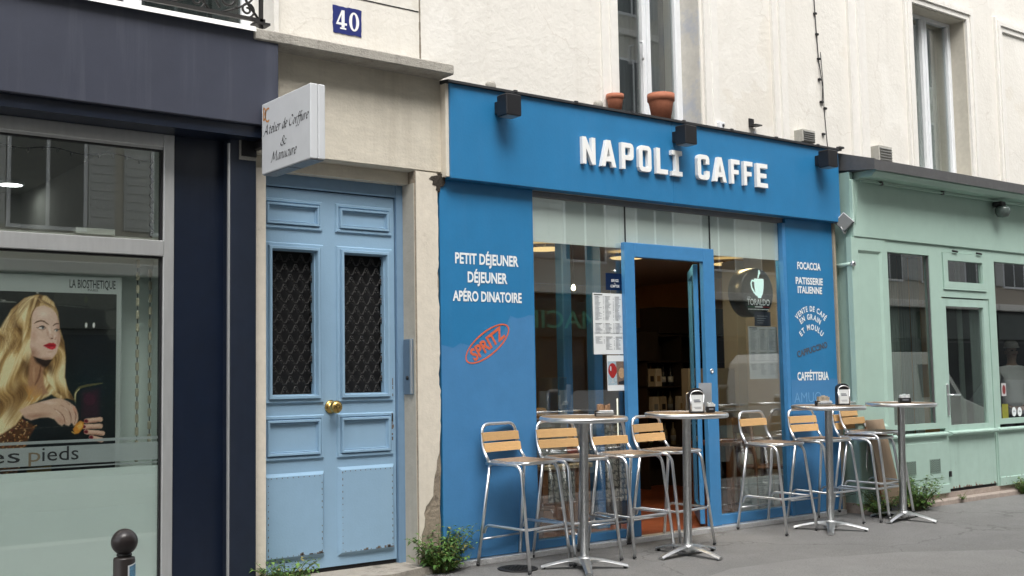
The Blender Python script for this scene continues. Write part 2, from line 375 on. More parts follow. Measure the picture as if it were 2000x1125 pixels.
def fill_letter(name, loops, depth, matl, parent, bev=.0012):
    """solid letter from outline loops in (x, z), extruded from y=0 to y=-depth"""
    cu = bpy.data.curves.new(name, 'CURVE'); cu.dimensions = '2D'; cu.fill_mode = 'BOTH'; cu.extrude = depth/2; cu.bevel_depth = bev; cu.bevel_resolution = 1
    for lp in loops:
        sp = cu.splines.new('POLY'); sp.points.add(len(lp)-1); sp.use_cyclic_u = True
        for i, (x, z) in enumerate(lp): sp.points[i].co = (x, z, 0, 1)
    o = bpy.data.objects.new(name, cu); col.objects.link(o)
    dg = bpy.context.evaluated_depsgraph_get(); dg.update()
    me = bpy.data.meshes.new_from_object(o.evaluated_get(dg)); bpy.data.objects.remove(o)
    me.transform(Matrix(((1, 0, 0, 0), (0, 0, -1, 0), (0, 1, 0, 0), (0, 0, 0, 1))))   # (x, y, z) -> (x, -z, y)
    me.name = name; me.materials.append(matl); me.polygons.foreach_set('use_smooth', [False]*len(me.polygons))
    ob = bpy.data.objects.new(name, me); col.objects.link(ob); ob.parent = parent
    return ob
def settle(root, loc):
    root.location = loc
    for c in root.children: c.location = Vector(c.location) - Vector(loc)
    return root

# ------------------------------------------------------------------ ground
g = MB()
SL = .025                                                                # the pavement falls towards the kerb
g.add([(-60, -4.0, -4*SL), (90, -4.0, -4*SL), (90, 0, 0), (-60, 0, 0), (90, 6, 0), (-60, 6, 0)], [(0, 1, 2, 3), (3, 2, 4, 5)]); tag(g.build('pavement', M_asph), kind='structure')
g = MB(); pts = [(5.2, -3.9), (5.45, -2.2), (5.95, -1.55), (6.6, -1.36), (7.3, -1.42), (8.25, -1.72), (9.2, -2.3), (10.5, -3.0), (12.5, -3.9)]
g.add([(x, y, .004+SL*y) for x, y in pts], [tuple(range(len(pts)))]); tag(g.build('pavement_patch', M_asph2), kind='structure')
g = MB(); g.box(-60, 90, -4.3, -4.0, -.5, -.098, .01); tag(g.build('kerb', M_kerb), kind='structure')
g = MB(); g.add([(-300, -300, -.22), (300, -300, -.22), (300, 300, -.22), (-300, 300, -.22)], [(0, 1, 2, 3)]); tag(g.build('road', M_road), kind='structure')
g = MB(); g.box(-60, 90, -11, -8.4, -.4, .0, .01); tag(g.build('far_pavement', M_asph), kind='structure')
# concrete doorstep
g = MB(); rs = random.Random(3)
top = [(3.45, .20), (3.45, -.16), (3.7, -.24), (4.0, -.2), (4.35, -.23), (4.62, -.14), (4.92, -.10), (4.95, .0), (4.71, .0), (4.71, .20)]
g.prism(top, -.1, .055, 'z'); tag(g.build('door_step', M_conc), kind='structure')
c = MB(); c.lathe([(.0, .001), (.15, .001), (.155, .006), (.14, .009), (.135, .006), (.0, .006)], 28, (0, 0, 0))
for i in range(-3, 4):
    for j in range(-3, 4):
        if i*i+j*j < 9: c.box(i*.036-.011, i*.036+.011, j*.036-.011, j*.036+.011, .005, .0095)
mhc = c.build('manhole_cover', M_iron); mhc.location = (5.36, -.36, SL*-.36); mhc.rotation_euler = (math.atan(SL), 0, 0)
tag(mhc, 'small round dark iron cover set in the pavement by the leftmost stool', 'manhole cover')

# ------------------------------------------------------------------ left building with blue double door
lb = thing('apartment_building', 'cream stone building with the pale blue double door below number 40', 'building')
LW = .06
W = MB()
W.box(3.58, 4.805, LW, .6, 3.79, 9)                                     # wall above the ledge
W.box(-6, 1.95, LW, .6, 3.2, 9); W.box(1.95, 3.58, LW, .6, 6.6, 9); W.box(1.95, 3.58, LW, .6, 3.2, 3.80)
W.build('wall', M_cream, lb)
j = MB(); j.box(3.58, 4.80, LW-.004, LW, 4.29, 4.297); j.build('wall_joint', M_dark, lb)
W = MB(); W.box(3.40, 4.985, 0, .3, 3.02, 3.80, .012); W.box(3.40, 4.93, .10, .3, 2.925, 3.018); W.build('lintel', M_lintel, lb)
W = MB(); W.box(3.30, 4.953, -.20, .06, 3.757, 3.836, .008)
W.build('cornice_ledge', M_ledge, lb)
# pier right of the door: worn edge profile
W = MB(); n = 60; vs = []
for i in range(n+1):
    z = 3.02*i/n; e2 = .004*math.sin(z*5.1)+.003*math.sin(z*13.7+1)+.002*math.sin(z*31)
    vs += [(4.712, .21, z), (4.712, .012, z), (4.722, .0, z), (4.80, .0, z), (4.87, .0, z), (4.915-e2, .004, z), (4.93, .05, z), (4.93, .21, z)]
fs = [(8*i+k, 8*i+k+1, 8*i+8+k+1, 8*i+8+k) for i in range(n) for k in range(7)]
W.add(vs, fs, False); W.build('pier', mat('bare_masonry', (.27, .225, .17), .95, var=.35, scale=14, bump=1, bscale=34, dirt=((.12, .10, .08), .7, 9, .55)), lb)
rs = random.Random(23); ed = []
def rag(p0, p1, k, amp): return [(p0[0]+(p1[0]-p0[0])*i/k+rs.uniform(-amp, amp), p0[1]+(p1[1]-p0[1])*i/k+rs.uniform(-amp, amp)) for i in range(k)]
out = [(4.7165, .06), (4.7165, 3.018), (4.905, 3.018)]+rag((4.914, 3.0), (4.916, 2.25), 22, .003)+rag((4.905, 2.24), (4.908, 2.0), 7, .006)+rag((4.917, 1.98), (4.915, 1.52), 13, .004)+rag((4.905, 1.5), (4.91, 1.36), 5, .006)+rag((4.918, 1.34), (4.914, .96), 10, .005)+rag((4.905, .93), (4.865, .72), 7, .006)+rag((4.86, .70), (4.835, .52), 6, .006)+rag((4.80, .50), (4.765, .46), 3, .004)+rag((4.762, .42), (4.757, .30), 4, .006)+rag((4.735, .27), (4.732, .08), 6, .005)
W = MB(); W.prism(out, -.007, .001); W.build('plaster_skin', M_pier, lb)
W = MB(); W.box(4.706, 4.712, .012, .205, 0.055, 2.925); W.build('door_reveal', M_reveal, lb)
W = MB(); W.box(3.30, 3.502, .05, .3, .0, 2.925); W.build('left_jamb', M_pier, lb)
W = MB(); W.box(3.0, 4.8, .5, .6, -.2, 3.0); W.build('dark_backing', M_dark, lb)
W = MB(); rs = random.Random(17)
W.prism([(4.86, 2.99), (4.835, 2.968), (4.872, 2.955), (4.866, 2.925), (4.905, 2.918), (4.898, 2.885), (4.932, 2.872), (4.94, 2.915), (4.965, 2.918), (4.986, 2.95), (4.98, 2.995), (4.95, 3.02), (4.91, 3.0)], -.012, .02); W.build('broken_corner', mat('broken_masonry', (.03, .024, .018), .95, var=.7, scale=30, bump=1, bscale=40), lb)
# number plate
pl = MB(); rs = random.Random(2); x0, x1, z0, z1 = 4.042, 4.285, 4.00, 4.205
def rough_edge(a, b, k):
    return [(a[0]+(b[0]-a[0])*i/k+rs.uniform(-.004, .004), a[1]+(b[1]-a[1])*i/k+rs.uniform(-.004, .004)) for i in range(k)]
pp = rough_edge((x0, z0), (x1, z0), 9)+rough_edge((x1, z0), (x1, z1), 8)+rough_edge((x1, z1), (x0, z1), 9)+rough_edge((x0, z1), (x0, z0), 8)
pl.prism(pp, LW-.006, LW, 'y')
np_ = pl.build('number_plate', mat('enamel_blue', (.022, .032, .16), .3, var=.15, scale=12), lb)
d4 = MB(); y = LW-.0075
def sc(pts, ox, oz, s): return [(ox+a*s, oz+b*s) for a, b in pts]
s_ = .0145; ox, oz = 4.068, 4.033
poly2d(d4, sc([(0, 2.6), (3.2, 10), (4.2, 10), (4.2, 8.6), (3.4, 8.2), (1.3, 3.4), (3.1, 3.4), (3.1, 2.2), (0, 2.2)], ox, oz, s_), y)
poly2d(d4, sc([(3.1, .9), (3.1, 10), (4.9, 10), (4.9, .9)], ox, oz, s_), y-.0004)
poly2d(d4, sc([(2.2, 0), (2.2, .8), (5.8, .8), (5.8, 0)], ox, oz, s_), y-.0008)
poly2d(d4, sc([(4.8, 2.2), (4.8, 3.4), (6.2, 3.4), (6.2, 2.2)], ox, oz, s_), y-.0012)
ov = [(math.cos(2*math.pi*i/32), math.sin(2*math.pi*i/32)) for i in range(32)]
ox2 = ox+.152
vs = [(ox2+.043*a, y, oz+.0725+.0725*b) for a, b in ov]+[(ox2+.018*a, y, oz+.0725+.058*b) for a, b in ov]
d4.add(vs, [(i, (i+1) % 32, 32+(i+1) % 32, 32+i) for i in range(32)])
d4.build('numerals', M_white, np_)
# balcony window, top left
W = MB(); W.box(3.54, 3.58, .0, .6, 3.84, 6.5, .004); W.build('window_reveal', M_mould, lb)
wn = MB(); wn.box(1.9, 3.54, .36, .42, 3.84, 3.98); wn.box(3.46, 3.54, .36, .42, 3.98, 6.5); wn.box(2.6, 2.72, .36, .42, 3.98, 6.5)
wf = wn.build('window', M_pvc, lb)
wn = MB(); wn.box(2.72, 3.46, .385, .395, 3.98, 6.5); wn.box(1.9, 2.6, .385, .395, 3.98, 6.5); wn.build('pane', M_glassd, wf)
wn = MB(); wn.box(1.8, 3.6, .7, .72, 3.7, 6.6); wn.build('curtain', mat('grey_curtain', (.22, .24, .23), .9, var=.5, scale=3, stretch=(6, 1, .3)), lb)
sl = MB(); sl.box(1.6, 3.53, -.10, .36, 3.80, 3.845, .006); sl.build('sill', M_mould, lb)
# iron railing
rl = MB(); ry = -.06
rl.box(1.6, 3.44, ry-.012, ry+.012, 3.925, 3.95); rl.box(3.40, 3.425, ry-.012, ry+.012, 3.86, 4.9); rl.box(3.36, 3.47, ry-.03, ry+.06, 3.905, 3.922)
def scroll(cx, cz, r0, turns, sgn, a0=0, rr=.008):
    return [(cx+sgn*(r0*(1-t/40*.82))*math.cos(a0+turns*2*math.pi*t/40), ry, cz+(r0*(1-t/40*.82))*math.sin(a0+turns*2*math.pi*t/40)) for t in range(41)]
for k in range(5):
    bx = 3.33-.36*k
    rl.tube(scroll(bx-.02, 4.0, .055, 1.5, 1, -1.2), .008, 6); rl.tube(scroll(bx-.17, 4.05, .085, 1.6, -1, -1.0), .009, 6)
    rl.tube(rounded([(bx+.06, ry, 3.95), (bx-.05, ry, 4.08), (bx-.02, ry, 4.2), (bx-.14, ry, 4.3)], .1), .009, 6)
    rl.tube(rounded([(bx+.05, ry, 4.28), (bx+.04, ry, 4.08), (bx-.10, ry, 3.99), (bx-.2, ry, 3.952)], .12), .008, 6)
    rl.lathe([(.001, 0), (.016, .01), (.001, .03)], 8, (bx-.1, ry, 3.985))
rl.build('balcony_railing', M_iron, lb)
# ---- door
DY = .20
dr = MB()
dr.box(3.49, 3.512, DY-.012, .30, .055, 2.93); dr.box(4.648, 4.71, DY-.028, .30, .055, 2.93); dr.box(3.512, 4.648, DY-.02, .30, 2.83, 2.93)
fr = dr.build('door_frame', M_doorf, lb)
door = MB()
gx = [(3.604, 3.955), (4.197, 4.547)]; gz = (1.335, 2.368)
zc = [.085, gz[0], gz[1], 2.822]; xc = [3.516, gx[0][0], gx[0][1], gx[1][0], gx[1][1], 4.642]
for i in range(5):
    for k in range(3):
        if k == 1 and i in (1, 3): continue
        door.box(xc[i], xc[i+1], DY, DY+.05, zc[k], zc[k+1])
dl = door.build('door', M_door, lb)
def ring(mb, x0, x1, z0, z1, wd, y0, y1):
    """mitred frame moulding, sloped: outer edge at y1 (flush), crest at y0"""
    o_ = [(x0, z0), (x1, z0), (x1, z1), (x0, z1)]; i_ = [(x0+wd, z0+wd), (x1-wd, z0+wd), (x1-wd, z1-wd), (x0+wd, z1-wd)]
    c1 = .25*wd
    o2 = [(x0+c1, z0+c1), (x1-c1, z0+c1), (x1-c1, z1-c1), (x0+c1, z1-c1)]; i2 = [(x0+wd-c1, z0+wd-c1), (x1-wd+c1, z0+wd-c1), (x1-wd+c1, z1-wd+c1), (x0+wd-c1, z1-wd+c1)]
    vs = [(a, y1, b) for a, b in o_]+[(a, y0, b) for a, b in o2]+[(a, y0, b) for a, b in i2]+[(a, y1, b) for a, b in i_]
    mb.add(vs, [(4*k+i, 4*k+(i+1) % 4, 4*k+4+(i+1) % 4, 4*k+4+i) for k in range(3) for i in range(4)])
for (a, b, z0, z1) in ((3.537, 4.023, 2.525, 2.747), (4.128, 4.619, 2.527, 2.746), (3.543, 4.028, .868, 1.187), (4.134, 4.619, .864, 1.188)):
    q = MB(); ring(q, a, b, z0, z1, .032, DY-.016, DY-.001); ring(q, a+.030, b-.030, z0+.030, z1-.030, .026, DY-.028, DY-.0015)
    ring(q, a+.0545, b-.0545, z0+.0545, z1-.0545, .010, DY-.009, DY-.001)
    q.build('panel', M_door, dl)
for (a, b), (fa, fb) in zip(gx, ((3.552, 4.029), (4.133, 4.619))):
    q = MB(); ring(q, fa, fb, 1.270, 2.428, .036, DY-.018, DY-.001)
    ring(q, fa+.030, fb-.030, 1.297, 2.405, .034, DY-.034, DY-.0015)
    q.build('grille_frame', M_door, dl)
    bk = MB(); bk.box(a, b, DY+.07, DY+.075, gz[0], gz[1]); bk.build('grille_backing', M_dark, dl)
    q = MB(); nx = 4; cw = (b-a)/nx; rows = 14; rh = (gz[1]-gz[0])/rows
    yy = DY+.035
    for r_ in range(-1, rows+1):
        zb = gz[0]+r_*rh
        for k in range(nx):
            xx = a+k*cw
            off = (r_ % 2)*cw/2
            pts = []
            for (u, v) in ((0, .0), (.14, .0), (.34, .52), (.42, .74), (.58, .74), (.66, .52), (.86, .0), (1.0, .0)):
                X_ = xx+u*cw+off; pts.append((min(max(X_, a), b), yy, min(max(zb+v*rh, gz[0]), gz[1])))
            q.tube(pts, .0046, 5, cap=False)
            if gz[0]+.02 < zb+.5*rh < gz[1]-.02:
                [q.lathe([(.001, 0), (.0085, .002), (.001, .009)], 6, (min(xx+.5*cw+off+ox_, b-.006), yy-.006, zb+.30*rh+oz_), 'y') for ox_, oz_ in ((0, .013), (-.013, -.004), (.013, -.004))]
    q.build('grille', M_iron, dl)
for (a, b, z0, z1) in ((3.548, 4.029, .172, .778), (4.138, 4.622, .158, .796)):
    q = MB(); q.add([(a, DY-.001, z0), (b, DY-.001, z0), (b, DY-.001, z1), (a, DY-.001, z1), (a+.022, DY-.028, z0+.022), (b-.022, DY-.028, z0+.022), (b-.022, DY-.028, z1-.022), (a+.022, DY-.028, z1-.022)],
          [(0, 1, 5, 4), (1, 2, 6, 5), (2, 3, 7, 6), (3, 0, 4, 7), (4, 5, 6, 7)])
    kp = q.build('kick_panel', M_door, dl)
    q = MB(); rs = random.Random(int(a*100))
    for i in range(13):
        for xx in (a+.03, b-.03): q.box(xx-.0025, xx+.0025, DY-.0305, DY-.027, z0+.04+(z1-z0-.08)*i/12+rs.uniform(-.01, .01), z0+.048+(z1-z0-.08)*i/12)
    for i in range(10):
        for zz in (z0+.028, z1-.03): q.box(a+.05+(b-a-.1)*i/9, a+.055+(b-a-.1)*i/9, DY-.0305, DY-.027, zz-.004, zz+.003)
    for i in range(9):
        xx = b-.03-rs.random()**2*.3; q.box(xx-.012*rs.random()-.004, xx+.012, DY-.0298, DY-.0275, z0+.023, z0+.028+.018*rs.random()**2)
    q.build('nail_heads', M_chip, kp)
q = MB(); rs = random.Random(9)
for i in range(12):
    zz = rs.uniform(.95, 1.18); q.box(4.598, 4.606+.012*rs.random(), DY-.0175, DY-.0155, zz, zz+.03*rs.random()+.006)
for i in range(6):
    zz = rs.uniform(1.30, 1.45); q.box(4.605, 4.612, DY-.0195, DY-.017, zz, zz+.05*rs.random())
q.build('paint_chips', M_chip, dl)
q = MB(); q.lathe([(.0, .0), (.046, .0), (.05, -.008), (.036, -.014), (.018, -.02), (.017, -.045), (.034, -.055), (.046, -.078), (.047, -.095), (.036, -.112), (.012, -.118), (.0, -.118)], 24, (4.085, DY, 1.238), 'y')
q.build('knob', M_brass, dl)
q = MB(); q.box(3.516, 4.642, DY+.01, DY+.045, .056, .084); q.build('door_gap', M_dark, dl)
settle(lb, (4.1, .2, 0))
ip = thing('intercom', 'grey steel intercom panel on the door reveal beside the blue door', 'intercom')
q = MB(); q.box(4.690, 4.706, .030, .155, 1.315, 1.735, .004); q.build('plate', mat('intercom_steel', (.24, .31, .38), .35, .7, var=.1, scale=9), ip)
q = MB(); q.box(4.684, 4.690, .030, .058, 1.32, 1.73, .002); q.build('edge_strip', M_alu, ip)
q = MB(); q.lathe([(.0, .0), (.016, .0), (.016, -.006), (.0, -.006)], 16, (4.690, .10, 1.44), 'x'); q.build('lock', M_black, ip)
settle(ip, (4.69, .09, 1.32))

# ------------------------------------------------------------------ main building above the shops
mbd = thing('apartment_building', 'cream rendered building above the blue cafe and the green shop', 'building')
T = .06; WX0, WX1 = 6.91, 8.003; VX0, VX1, VZ1 = 11.54, 12.684, 5.665; WB = 3.60
W = MB()
W.box(4.815, WX0, T, .6, 3.0, 9); W.box(WX0, WX1, T, .6, 6.4, 9); W.box(WX0, WX1, T, .6, 3.0, 3.72); W.box(WX1, VX0, T, .6, 3.0, 9); W.box(VX0, VX1, T, .6, VZ1, 9)
W.box(VX0, VX1, T, .6, 3.0, 3.66); W.box(VX1, 30, T, .6, 3.0, 9)
W.build('wall', M_cream2, mbd)
q = MB(); rs = random.Random(21)
for i in range(34):
    z = 3.85+i*.06; q.box(4.805+rs.uniform(-.003, .003), 4.815+rs.uniform(0, .006), T-.003, T+.01, z, z+.062)
q.build('joint_crack', mat('crack_shade', (.22, .19, .15), .95, var=.4, scale=20), mbd)
def strip(x0, x1, z0, z1, prof=(.0, .035, .035, .02, .02, .045, .045, .0)):
    q = MB(); w_ = x1-x0; u = (0, .0, .28, .30, .52, .54, 1.0, 1.0)
    poly = [(x0+w_*uu, T-pp) for uu, pp in zip(u, prof)]; q.prism(poly, z0, z1, 'z'); q.build('moulding', M_mould, mbd)
strip(9.04, 9.235, 3.72, 9); strip(10.32, 10.60, 3.72, 9); strip(6.72, WX0-.002, 3.72, 9, (.0, .02, .02, .012, .012, .028, .028, 0))
strip(WX1+.03, 8.235, 3.72, 9, (.0, .03, .03, .015, .015, .02, .02, 0))
# right window architrave
def archi(x0, x1, z1, wd, zb):
    q = MB()
    for k, (o_, d_) in enumerate(((0, .03), (.4, .05), (.75, .035))):
        a = wd*o_; b = wd*([.4, .75, 1.0][k])
        q.box(x0-b, x0-a, T-d_, T, zb, z1+b); q.box(x1+a, x1+b, T-d_, T, zb, z1+b); q.box(x0-a, x1+a, T-d_, T, z1+a, z1+b)
    q.build('architrave', M_mould, mbd)
archi(VX0, VX1, VZ1, .155, 3.62)
archi(13.50, 14.6, 5.66, .16, 3.62)
q = MB(); q.box(13.50, 14.6, T-.004, T, 3.6, 5.66); q.build('blind_niche', M_cream2, mbd)
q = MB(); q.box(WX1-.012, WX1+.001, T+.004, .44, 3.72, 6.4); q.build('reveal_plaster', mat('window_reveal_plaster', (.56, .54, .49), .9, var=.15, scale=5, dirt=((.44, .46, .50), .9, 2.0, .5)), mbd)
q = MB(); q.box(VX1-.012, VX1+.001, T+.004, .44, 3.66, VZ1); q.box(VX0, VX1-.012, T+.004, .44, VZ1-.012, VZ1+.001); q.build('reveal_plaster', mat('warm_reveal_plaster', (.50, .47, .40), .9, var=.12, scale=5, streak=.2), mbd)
# window above the cafe
def window(x0, x1, z0, z1, y, mull, wd, cur, handle=None):
    q = MB()
    q.box(x0, x0+wd, y, y+.07, z0, z1); q.box(x1-wd, x1, y, y+.07, z0, z1); q.box(x0+wd, x1-wd, y, y+.07, z1-wd, z1); q.box(x0+wd, x1-wd, y, y+.07, z0, z0+wd)
    q.box(mull-.055, mull-.008, y-.016, y+.06, z0+wd, z1-wd, .01); q.box(mull+.008, mull+.055, y-.012, y+.06, z0+wd, z1-wd, .01); q.box(mull-.008, mull+.008, y-.022, y+.05, z0+wd, z1-wd, .005)
    q.box(x1-wd-.035, x1-wd, y-.012, y+.06, z0+wd, z1-wd, .01)
    f = q.build('window', M_pvc, mbd)
    q = MB(); q.box(x0+wd, mull-.055, y+.03, y+.04, z0+wd, z1-wd); q.box(mull+.055, x1-wd-.035, y+.03, y+.04, z0+wd, z1-wd); q.build('pane', M_glass, f)
    q = MB(); n = 60; pts = [(x0+(x1-x0)*i/n, y+.22+.02*math.sin(i*1.7)+.012*math.sin(i*.6)) for i in range(n+1)]
    vs = [(a, b, z) for a, b in pts for z in (z0, z1)]; q.add(vs, [(2*i, 2*i+2, 2*i+3, 2*i+1) for i in range(n)], True); q.build('curtain', cur, f)
    q = MB(); q.box(x0-.5, x1+.5, y+.5, y+.52, z0-.2, z1+.2); q.build('dark_room', M_dark, f)
    if handle:
        q = MB(); q.tube(rounded([(handle[0], y-.02, handle[1]), (handle[0]-.01, y-.06, handle[1]), (handle[0]-.01, y-.06, handle[1]-.16), (handle[0], y-.04, handle[1]-.17)], .02), .011, 8); q.build('handle', M_pvc, f)
window(WX0, WX1-.012, 3.72, 6.4, .30, 7.52, .045, mat('dim_room_curtain', (.06, .065, .07), .9), (7.43, 4.55))
window(VX0, VX1-.012, 3.66, VZ1-.012, .25, 12.10, .04, mat('net_curtain', (.30, .32, .31), .9, var=.3, scale=4, stretch=(10, 1, .2)))
settle(mbd, (9, .2, 3.0))

# pots, vents, cables on the wall
def pot(x, y, z, r, h, label):
    q = MB(); q.lathe([(.0, 0), (r*.68, 0), (r*.90, h*.70), (r*.91, h*.72), (r, h*.73), (r*1.0, h), (r*.93, h), (r*.86, h*.8), (.0, h*.8)], 32, (0, 0, 0))
    o = q.build('flower_pot', M_terra); o.location = (x, y, z); tag(o, label, 'flower pot', 'terracotta pots above the cafe sign')
    return o
def vent(x, z, wd, h, nl, label):
    t = thing('vent_grille', label, 'vent')
    q = MB(); q.box(x, x+wd, T-.11, T, z, z+h, .004); q.build('housing', mat('vent_box_%d' % int(x*10), (.40, .39, .35), .7, var=.15, scale=9, streak=.3), t)
    q = MB()
    for i in range(nl): zz = z+.012+i*(h-.02)/nl; q.prism([(T-.125, zz), (T-.111, zz+.012), (T-.111, zz+.004)], x+.01, x+wd-.01, 'x')
    q.build('louvre', mat('louvre_%d' % int(x*10), (.22, .22, .21), .6, .3), t); settle(t, (x, T, z))
vent(9.36, 3.775, .20, .13, 5, 'small grey louvred vent box above the right end of the blue sign')
vent(10.66, 3.715, .24, .17, 5, 'beige louvred vent box above the corner of the green shop')
cb = thing('wall_cable', 'thin black clipped cable hanging down the cream wall', 'cable')
q = MB(); q.tube([(9.72, T-.01, 6.6), (9.77, T-.012, 5.1), (9.80, T-.01, 4.7), (9.825, T-.03, 4.42), (9.83, T-.01, 4.22)], .0055, 6); q.tube([(9.84, T-.008, 4.8), (9.845, T-.02, 4.5), (9.86, T-.01, 4.2), (9.90, T-.008, 3.75)], .004, 5); q.build('wire', M_black, cb)
for (x, z) in ((9.765, 5.2), (9.785, 4.98), (9.80, 4.72), (9.80, 4.50), (9.815, 4.26), (9.875, 4.20), (9.83, 3.92)): q = MB(); q.box(x-.019, x+.019, T-.026, T, z-.011, z+.011, .003); q.build('clip', M_black, cb)
settle(cb, (9.8, T, 4.2))
jb = thing('junction_box', 'small white socket box low on the cream wall right of the upper window', 'junction box')
q = MB(); q.box(8.18, 8.25, T-.06, T, 3.74, 3.84, .006); q.build('box', M_pvc, jb)
q = MB(); q.lathe([(.0, 0), (.014, 0), (.014, -.008), (.0, -.008)], 12, (8.222, T-.06, 3.805), 'y'); q.build('hole', M_black, jb); settle(jb, (8.2, T, 3.74))
bk = thing('wall_bracket', 'small black bent metal bracket sticking from the cream wall above the blue sign', 'bracket')
q = MB(); q.box(8.66, 8.73, T-.012, T, 3.86, 3.94); q.box(8.66, 8.76, T-.09, T-.012, 3.86, 3.872); q.build('plate', M_black, bk)
q = MB(); q.lathe([(.0, 0), (.03, 0), (.03, -.01), (.018, -.012), (.0, -.012)], 16, (8.74, T, 3.79), 'y'); q.build('cap', M_alu, bk); settle(bk, (8.7, T, 3.86))
for (px, py, lab) in ((958, 160, 'grey stub of an old pipe above the left end of the blue sign'), (1168, 201, 'dark stub of an old pipe beside the smaller pot')):
    p = P(px, py, .0); t = thing('pipe_stub', lab, 'pipe stub'); q = MB(); q.lathe([(.0, 0), (.045, 0), (.042, .06), (.034, .075), (.028, .05), (.0, .04)], 14, (0, 0, 0)); o = q.build('pipe', M_ledge, t)
    q = MB(); q.lathe([(.028, .052), (.026, .06), (.0, .06)], 12, (0, 0, 0)); q.build('bore', M_dark, t); t.location = (p.x, .0, 3.742)
pot(6.80, -.02, 3.745, .078, .155, 'smaller terracotta pot, left of the two above the sign')
pot(7.37, -.02, 3.745, .125, .235, 'larger terracotta pot, right of the two above the sign')

# ------------------------------------------------------------------ navy salon shopfront
ns = thing('shopfront', 'navy blue salon shopfront with a large frosted display window', 'shopfront')
GY = .12
q = MB(); q.box(-1.2, 3.488, -.18, .06, 3.17, 3.815, .006); q.build('fascia', M_navy, ns)
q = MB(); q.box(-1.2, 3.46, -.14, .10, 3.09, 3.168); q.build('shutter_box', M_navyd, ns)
q = MB(); q.prism([(-.22, 3.835), (-.23, 3.80), (-.21, 3.822), (.04, 3.85), (.04, 3.862)], -1.2, 3.30, 'x'); q.prism([(-.20, 3.822), (-.19, 3.818), (.04, 3.842), (.04, 3.848)], -1.2, 3.42, 'x'); q.build('flashing', mat('white_flashing', (.82, .82, .80), .6, var=.06, scale=6, dirt=((.3, .28, .24), .5, 9, .66)), ns)
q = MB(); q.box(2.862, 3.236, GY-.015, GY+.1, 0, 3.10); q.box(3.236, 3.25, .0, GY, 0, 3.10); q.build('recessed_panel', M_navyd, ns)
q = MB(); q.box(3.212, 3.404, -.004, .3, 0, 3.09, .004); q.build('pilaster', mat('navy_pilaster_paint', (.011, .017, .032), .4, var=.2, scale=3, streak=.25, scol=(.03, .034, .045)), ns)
q = MB(); q.box(3.200, 3.212, -.002, .02, 0, 3.06); q.build('edge_trim', M_alu, ns)
q = MB()
q.box(2.785, 2.858, GY-.03, GY+.05, -.02, 3.09, .004); q.box(-1.2, 2.785, GY-.03, GY+.05, 3.0, 3.09, .004); q.box(-1.2, 2.785, GY-.035, GY+.05, 2.268, 2.372, .004); q.box(-1.2, 2.785, GY-.012, GY+.05, 2.985, 3.0)
q.box(-1.2, 2.785, GY-.04, GY+.05, .0, .10, .004); q.box(.30, .37, GY-.03, GY+.05, .1, 3.0, .004)
wf = q.build('window_frame', M_alu, ns)
q = MB(); q.box(2.772, 2.785, GY-.01, GY+.03, .1, 2.268); q.box(2.772, 2.785, GY-.01, GY+.03, 2.372, 2.985); q.box(-1.2, 2.772, GY-.01, GY+.03, 2.255, 2.268); q.box(-1.2, 2.772, GY-.01, GY+.03, 2.975, 2.985); q.build('gasket', M_black, wf)
q = MB(); q.box(-1.2, 2.772, GY+.004, GY+.012, 2.372, 2.975); q.box(-1.2, 2.772, GY+.004, GY+.012, .1, 2.255); q.build('glass_pane', M_glass, ns)
# frosted film: narrow stripes, the name band and the sheet below (behind the glass)
FY = GY+.014
fb = film('frosted_film', (.47, .51, .51), .82)
q = MB()
for (z0, z1) in ((1.068, 1.086), (.935, 1.050), (.914, .922)): q.add([(-1.2, FY, z0), (2.772, FY, z0), (2.772, FY, z1), (-1.2, FY, z1)], [(0, 1, 2, 3)])
q.build('film_stripe', fb, ns)
q = MB(); q.add([(-1.2, FY, .1), (2.772, FY, .1), (2.772, FY, .897), (-1.2, FY, .897)], [(0, 1, 2, 3)]); q.build('film_sheet', mat('frosted_sheet', (.68, .75, .72), .6, var=.04, scale=1.2), ns)
q = MB(); text_on(q, 'es', 1.73, 1.915, .962, .085, FY-.001, .0); text_on(q, 'ieds', 2.045, 2.265, .962, .085, FY-.001); le = q.build('film_lettering', M_inkd, ns)
q = MB(); text_on(q, 'p', 1.965, 2.035, .962, .085, FY-.001); q.build('film_initial', mat('tan_print', (.25, .18, .11), .6), ns)
# display interior
q = MB(); q.box(-1.2, 2.85, .42, .44, -.02, 2.34); q.box(2.84, 2.86, GY+.06, .44, 0, 3.2); q.build('display_board', M_mint, ns)
q = MB(); q.box(-1.2, 2.84, .22, .50, 2.31, 2.40); q.box(2.25, 2.50, .20, .26, 2.40, 2.44); q.build('display_ledge', mat('ledge_laminate', (.42, .42, .38), .6, var=.1, scale=5), ns)
q = MB(); q.box(-6, 2.9, 3.9, 4.0, 0, 4.2); q.box(-6, 6, .45, 4.0, 3.22, 3.26); q.box(2.86, 2.9, .45, 4, 0, 3.4); q.build('salon_room', mat('salon_wall', (.40, .41, .38), .8, var=.1, scale=1), ns)
settle(ns, (2.6, .1, 0))
tag(lb, None)
# salon ceiling lamp
t = thing('ceiling_lamp', 'glowing white round ceiling lamp seen in the salon window', 'ceiling lamp')
p = G(20, 360, 3.2)
q = MB(); q.lathe([(.0, 0), (.10, 0), (.10, .02), (.0, .02)], 28, (0, 0, 0)); q.build('lamp_disc', emitter('salon_lamp_glow', (1, 1, .96), 5), t)
q = MB(); q.lathe([(.10, -.004), (.115, -.004), (.115, .024), (.10, .024)], 28, (0, 0, 0)); q.build('rim', M_pvc, t); t.location = (p.x, p.y, 3.197)
